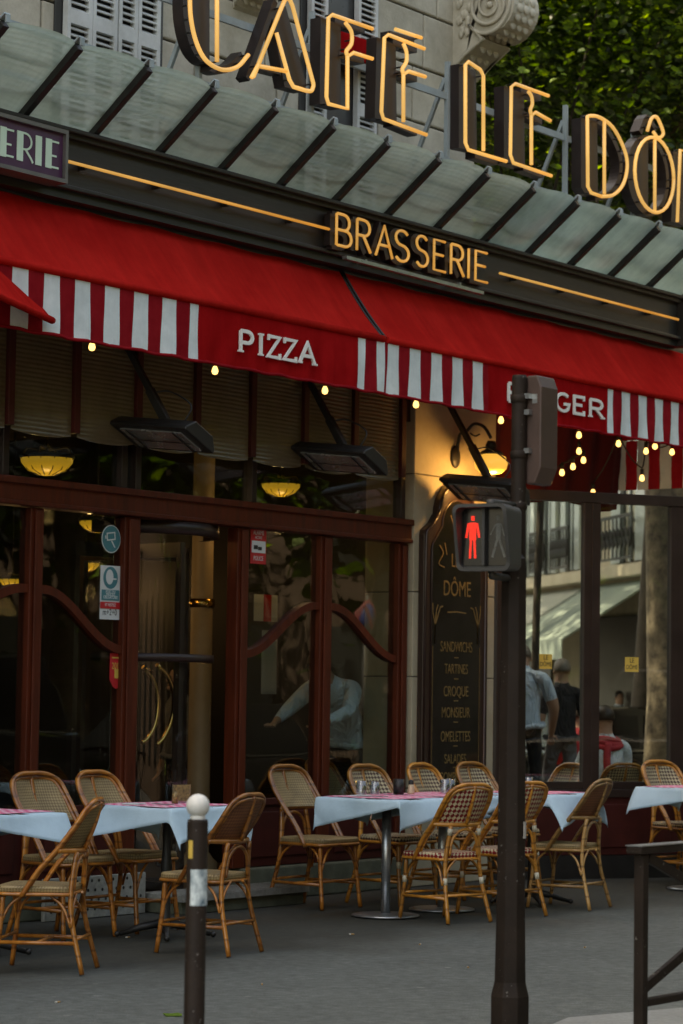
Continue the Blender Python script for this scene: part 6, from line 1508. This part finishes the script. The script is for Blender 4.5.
def tree(loc, h_tr, r_tr, crown, label, seed, lean=(0, 0), cc=None, bark='bark', rz=0, sc_=1.0, kind=0, limbs=7, cat='tree'):
    rnd = random.Random(seed); t = empty('plane_tree', tuple(loc), label, cat, 'plane trees')
    cz = cc or Vector((lean[0], lean[1], h_tr+crown[2]*.55)); b = MB(); path = []
    for k in range(9):
        f_ = k/8; path.append(Vector((lean[0]*f_+.05*math.sin(4*f_+seed), lean[1]*f_+.05*math.cos(5*f_+seed), h_tr*f_)))
    b.tube(path, [r_tr*(1.45-.0) if k == 0 else r_tr*(1.15-.45*k/8) for k in range(9)], 14)
    top = path[-1]
    for k in range(limbs):
        a = 2*math.pi*k/limbs+rnd.uniform(-.3, .3); e = cz+Vector((crown[0]*.75*math.cos(a), crown[1]*.75*math.sin(a), rnd.uniform(-.3, .6)*crown[2])); m_ = top.lerp(e, .5)+Vector((0, 0, rnd.uniform(.1, .6)))
        st_ = path[rnd.choice((5, 6, 7, 8)) if h_tr < 11 else rnd.choice((4, 5, 6))]; b.tube(cr([st_, m_, e], 5), [r_tr*.5*(1-.8*i/10) for i in range(11)], 7)
    b.build('trunk', M[bark], t)
    if kind not in crown_src:
        n_, sd_, sz = [(46000, 7, .092), (10000, 21, .20)][kind]; crown_src[kind] = leafcloud(n_, (1.0*3.4, 3.4, 2.6), sd_, sz, .2, 90 if kind == 0 else 40).build('leaf_source', [M['leaf'], M['leaf2']]); src = crown_src[kind]; o = src; o.name = 'crown'
    else: o = crown_src[kind].copy(); col.objects.link(o)
    o.parent = t; o.location = cz; o.scale = (crown[0]/3.4, crown[1]/3.4, crown[2]/2.6); o.rotation_euler = (0, 0, rz)
    return t
# big plane tree seen past the corner; crown fills the upper right
p_ = gdp(668, 29.5, 0); tree(p_, 11.5, .25, (4.6, 4.6, 2.7), 'large plane tree whose flared trunk shows through the right terrace pane', 2, (-.12, .16), Vector((2.5, 2.0, 9.4)), 'bark')
p_ = gdp(541, 27.0, 0); tree(p_, 6.4, .042, (3.2, 3.2, 2.1), 'slim young tree with dark stem behind the left terrace pane', 5, (-.05, .05), Vector((.2, .4, 9.8)), 'bark_thin', rz=1.2)
p_ = gdp(633, 36, 0); tree(p_, 9.8, .16, (5.2, 5.2, 3.2), 'tall plane tree with bare dark stem against the leaves at upper right', 9, (.9, -.4), Vector((0, .8, 11.6)), 'bark_thin', rz=2.1)
p_ = gdp(500, 44, 0); tree(p_, 9.5, .25, (7.0, 7.0, 4.6), 'far plane tree standing behind the building corner', 12, (0, 0), Vector((.5, .5, 14.2)), 'bark', rz=.4)
p_ = gdp(720, 46, 0); tree(p_, 9.5, .25, (7.5, 7.5, 4.6), 'far plane tree beyond the right picture edge', 15, (0, 0), Vector((0, 0, 14.0)), 'bark', rz=3.3)
p_ = gdp(590, 58, 0); tree(p_, 11.5, .28, (9.0, 9.0, 5.6), 'furthest plane tree closing the view of the side street', 18, (0, 0), Vector((0, 0, 17.5)), 'bark', rz=5.0)
# ------------------------------------------------------------------ street side (seen mirrored in the panes)
for i, (x, y) in enumerate(((14.5, -4.5), (21.5, -4.2), (29, -4.6), (37, -4.4), (46, -4.5))):
    tree(Vector((x, y, 0)), 5.2, .22, (4.4, 4.2, 3.6), ['street tree across the road, nearest in the row', 'second street tree across the road', 'third street tree across the road', 'fourth street tree across the road', 'last street tree across the road'][i], 30+i, (0, .2), Vector((0, 0, 7.0)), 'bark', rz=i*1.3, kind=1)
ob_ = empty('opposite_building', (25, -10, 0), 'pale apartment building across the road mirrored in the café glass', 'building')
b = MB(); b.box((-6, -22, -.13), (70, -10, 15)); under(b, 'wall', M['shaded_wall'], ob_)
for fl in range(4):
    for i in range(22):
        x = -4+3.4*i; z0 = .4+3.8*fl
        b = MB(); b.box((x-.65, -9.998, z0), (x+.65, -9.94, z0+2.5)); w_ = under(b, 'window', M['far_dark'], ob_)
db = empty('distant_building', (28, 62, 0), 'far limestone apartment block closing the end of the side street', 'building')
b = MB(); b.box((0, 62, -.13), (44, 74, 17)); under(b, 'wall', M['far_stone'], db)
b = MB()
for z in (3.6, 7.0, 10.4, 13.8): b.box((-.1, 61.6, z), (44.1, 61.998, z+.3))
under(b, 'cornice', M['far_stone'], db)
for fl in range(4):
    for i in range(12):
        x = 2+3.6*i; z0 = .5+3.4*fl+(.35 if fl else 0)
        b = MB(); b.box((x-.6, 61.93, z0), (x+.6, 61.996, z0+2.3)); w_ = under(b, 'window', M['far_dark'], db)
        b = MB(); b.box((x-1.15, 61.88, z0), (x-.62, 61.95, z0+2.3)); b.box((x+.62, 61.88, z0), (x+1.15, 61.95, z0+2.3)); under(b, 'shutter', M['far_shutter'], w_)
# parked cars at the kerb
def car(loc, label, L=4.4, H=1.45, W=1.78, suv=False):
    c = empty('parked_car', loc, label, 'car', 'cars parked along the road')
    h = H; sill = .30; belt = .58*h
    body = [(-L/2, .35), (-L/2+.03, .62), (-L/2+.25, belt-.06), (-L*.22, belt), (L*.24, belt+.02), (L/2-.12, belt-.02), (L/2, .60), (L/2-.02, .34), (L/2-.25, .24), (-L/2+.25, .24)]
    if suv: body = [(-L/2, .40), (-L/2+.02, .75), (-L/2+.14, belt), (-L*.22, belt+.05), (L*.30, belt+.05), (L/2-.05, belt), (L/2, .7), (L/2-.02, .4), (L/2-.25, .28), (-L/2+.25, .28)]
    b = MB(); b.prism([(p.x, p.y) for p in [Vector(q) for q in body]], -W/2, W/2, plane='XZ'); o = b.build('body', M['carpaint'], c, recalc=True); bv = o.modifiers.new('b', 'BEVEL'); bv.width = .09; bv.segments = 4; bv.limit_method = 'ANGLE'; bv.angle_limit = R(25)
    f0, f1, t0, t1 = (-L*.27, L*.40, -L*.12, L*.27) if not suv else (-L*.27, L*.47, -L*.15, L*.42)
    b = MB(); wb, wt = W/2-.06, W/2-.22
    k = b.add([(f0, -wb, belt-.01), (f1, -wb, belt), (f1, wb, belt), (f0, wb, belt-.01), (t0, -wt, h-.02), (t1, -wt, h-.01), (t1, wt, h-.01), (t0, wt, h-.02), ((t0+t1)/2, -wt, h+.03), ((t0+t1)/2, wt, h+.03)])
    for f_ in ((0, 1, 5, 8, 4), (2, 3, 7, 9, 6), (1, 2, 6, 5), (3, 0, 4, 7), (4, 8, 9, 7), (8, 5, 6, 9)): b.face([k+q for q in f_], 0)
    o = b.build('cabin', M['carpaint'], c, recalc=True, bevel=.04)
    b = MB()
    for sy in (-1, 1):
        def sp_(u, v): return Vector((f0+(f1-f0)*u, 0, 0)).lerp(Vector((t0+(t1-t0)*u, 0, 0)), v)+Vector((0, sy*(wb+(wt-wb)*v+.012), belt+(h-belt)*v))
        for u0, u1 in ((.13, .48), (.52, .86)):
            k = b.add([sp_(u0, .12), sp_(u1, .12), sp_(u1, .84), sp_(u0+.02, .84)]); b.face([k, k+1, k+2, k+3] if sy < 0 else [k+3, k+2, k+1, k])
    k = b.add([(f0+.06, -wb+.12, belt+.05), (f0+.06, wb-.12, belt+.05), (t0-.03, wt-.07, h-.07), (t0-.03, -wt+.07, h-.07)]); b.v[k:k+4] = [v+Vector((-.03, 0, .02)) for v in b.v[k:k+4]]; b.face((k, k+3, k+2, k+1))
    k = b.add([(f1-.03, -wb+.12, belt+.05), (f1-.03, wb-.12, belt+.05), (t1+.05, wt-.07, h-.07), (t1+.05, -wt+.07, h-.07)]); b.v[k:k+4] = [v+Vector((.03, 0, .02)) for v in b.v[k:k+4]]; b.face((k, k+1, k+2, k+3))
    b.build('window', M['carglass'], c)
    b = MB()
    for sy in (-1, 1): b.bar((f0+.05, sy*(W/2-.045), belt+.02), (f1-.05, sy*(W/2-.045), belt+.03), .02, .02); b.bar((-L*.3, sy*(W/2+.005), .34), (L*.3, sy*(W/2+.005), .34), .02, .05)
    b.build('trim', M['chrome'], c)
    for x in (-L*.31, L*.30):
        for sy in (-1, 1):
            b = MB(); b.lathe([(.20, -.10), (.33, -.10), (.34, -.04), (.34, .08), (.32, .11), (.21, .11)], (0, 0, 0), 24); b.v = [Matrix.Rotation(R(90), 3, 'X') @ v + Vector((x, sy*(W/2-.09), .335)) for v in b.v]; w_ = b.build('wheel', M['tyre'], c)
            b = MB(); b.lathe([(.0, .0), (.06, .02), (.19, .07), (.215, .1)], (0, 0, 0), 20); b.v = [Matrix.Rotation(R(-90*sy), 3, 'X') @ Vector((v.x, v.y, v.z)) + Vector((x, sy*(W/2-.09), .335)) for v in b.v]; b.build('rim', M['chrome'], w_)
    for sy in (-1, 1):
        b = MB(); b.sphere((-L/2+.10, sy*(W/2-.28), .64), .12, 10, 0, (.6, 1.3, .6)); b.build('headlight', M['glass_tumbler'], c)
        b = MB(); b.sphere((L/2-.06, sy*(W/2-.22), .66), .10, 10, 0, (.5, 1.3, .8)); b.build('tail_light', M['st_red'], c)
    return c
c1 = car((23.4, 2.6, -.13), 'black saloon car parked across the pavement, mirrored in the left window')
c2 = car((18.3, 2.7, -.13), 'tall black van like car parked at the kerb, mirrored at the left edge', 4.5, 1.95, 1.85, True)
c3 = copy_tree(c1, (31, 2.6, -.13), 0, 'black saloon car parked further right, mirrored in the right window')
pc_ = gdp(590, 36, -.13); c4_ = copy_tree(c1, tuple(pc_), R(-20), 'dark car parked in the side street behind the terrace glass')
# no-parking sign mirrored in the right window
m_ = P(365, 617, 2*YG-4.5); e = empty('no_parking_sign', (m_.x, 4.5, 0), 'round blue and red no parking sign on a pole, mirrored in the window', 'road sign')
b = MB(); b.tube([(m_.x, 4.47, 0), (m_.x, 4.47, m_.z+.3)], .03, 10); under(b, 'pole', M['sig_body'], e)
M['no_park_red'] = mat('dimmed red sign paint', (.14,.02,.02), .6)  # sign colours darkened to tone down the sun on the mirrored face
M['st_blue'] = mat('sign blue', (.02,.03,.12), .5)
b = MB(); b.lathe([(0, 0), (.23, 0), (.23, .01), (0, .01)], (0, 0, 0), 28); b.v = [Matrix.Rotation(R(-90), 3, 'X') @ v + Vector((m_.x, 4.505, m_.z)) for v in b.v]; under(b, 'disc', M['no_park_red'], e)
b = MB(); b.lathe([(0, 0), (.175, 0), (.175, .006), (0, .006)], (0, 0, 0), 28); b.v = [Matrix.Rotation(R(-90), 3, 'X') @ v + Vector((m_.x, 4.516, m_.z)) for v in b.v]; under(b, 'face', M['st_blue'], e)
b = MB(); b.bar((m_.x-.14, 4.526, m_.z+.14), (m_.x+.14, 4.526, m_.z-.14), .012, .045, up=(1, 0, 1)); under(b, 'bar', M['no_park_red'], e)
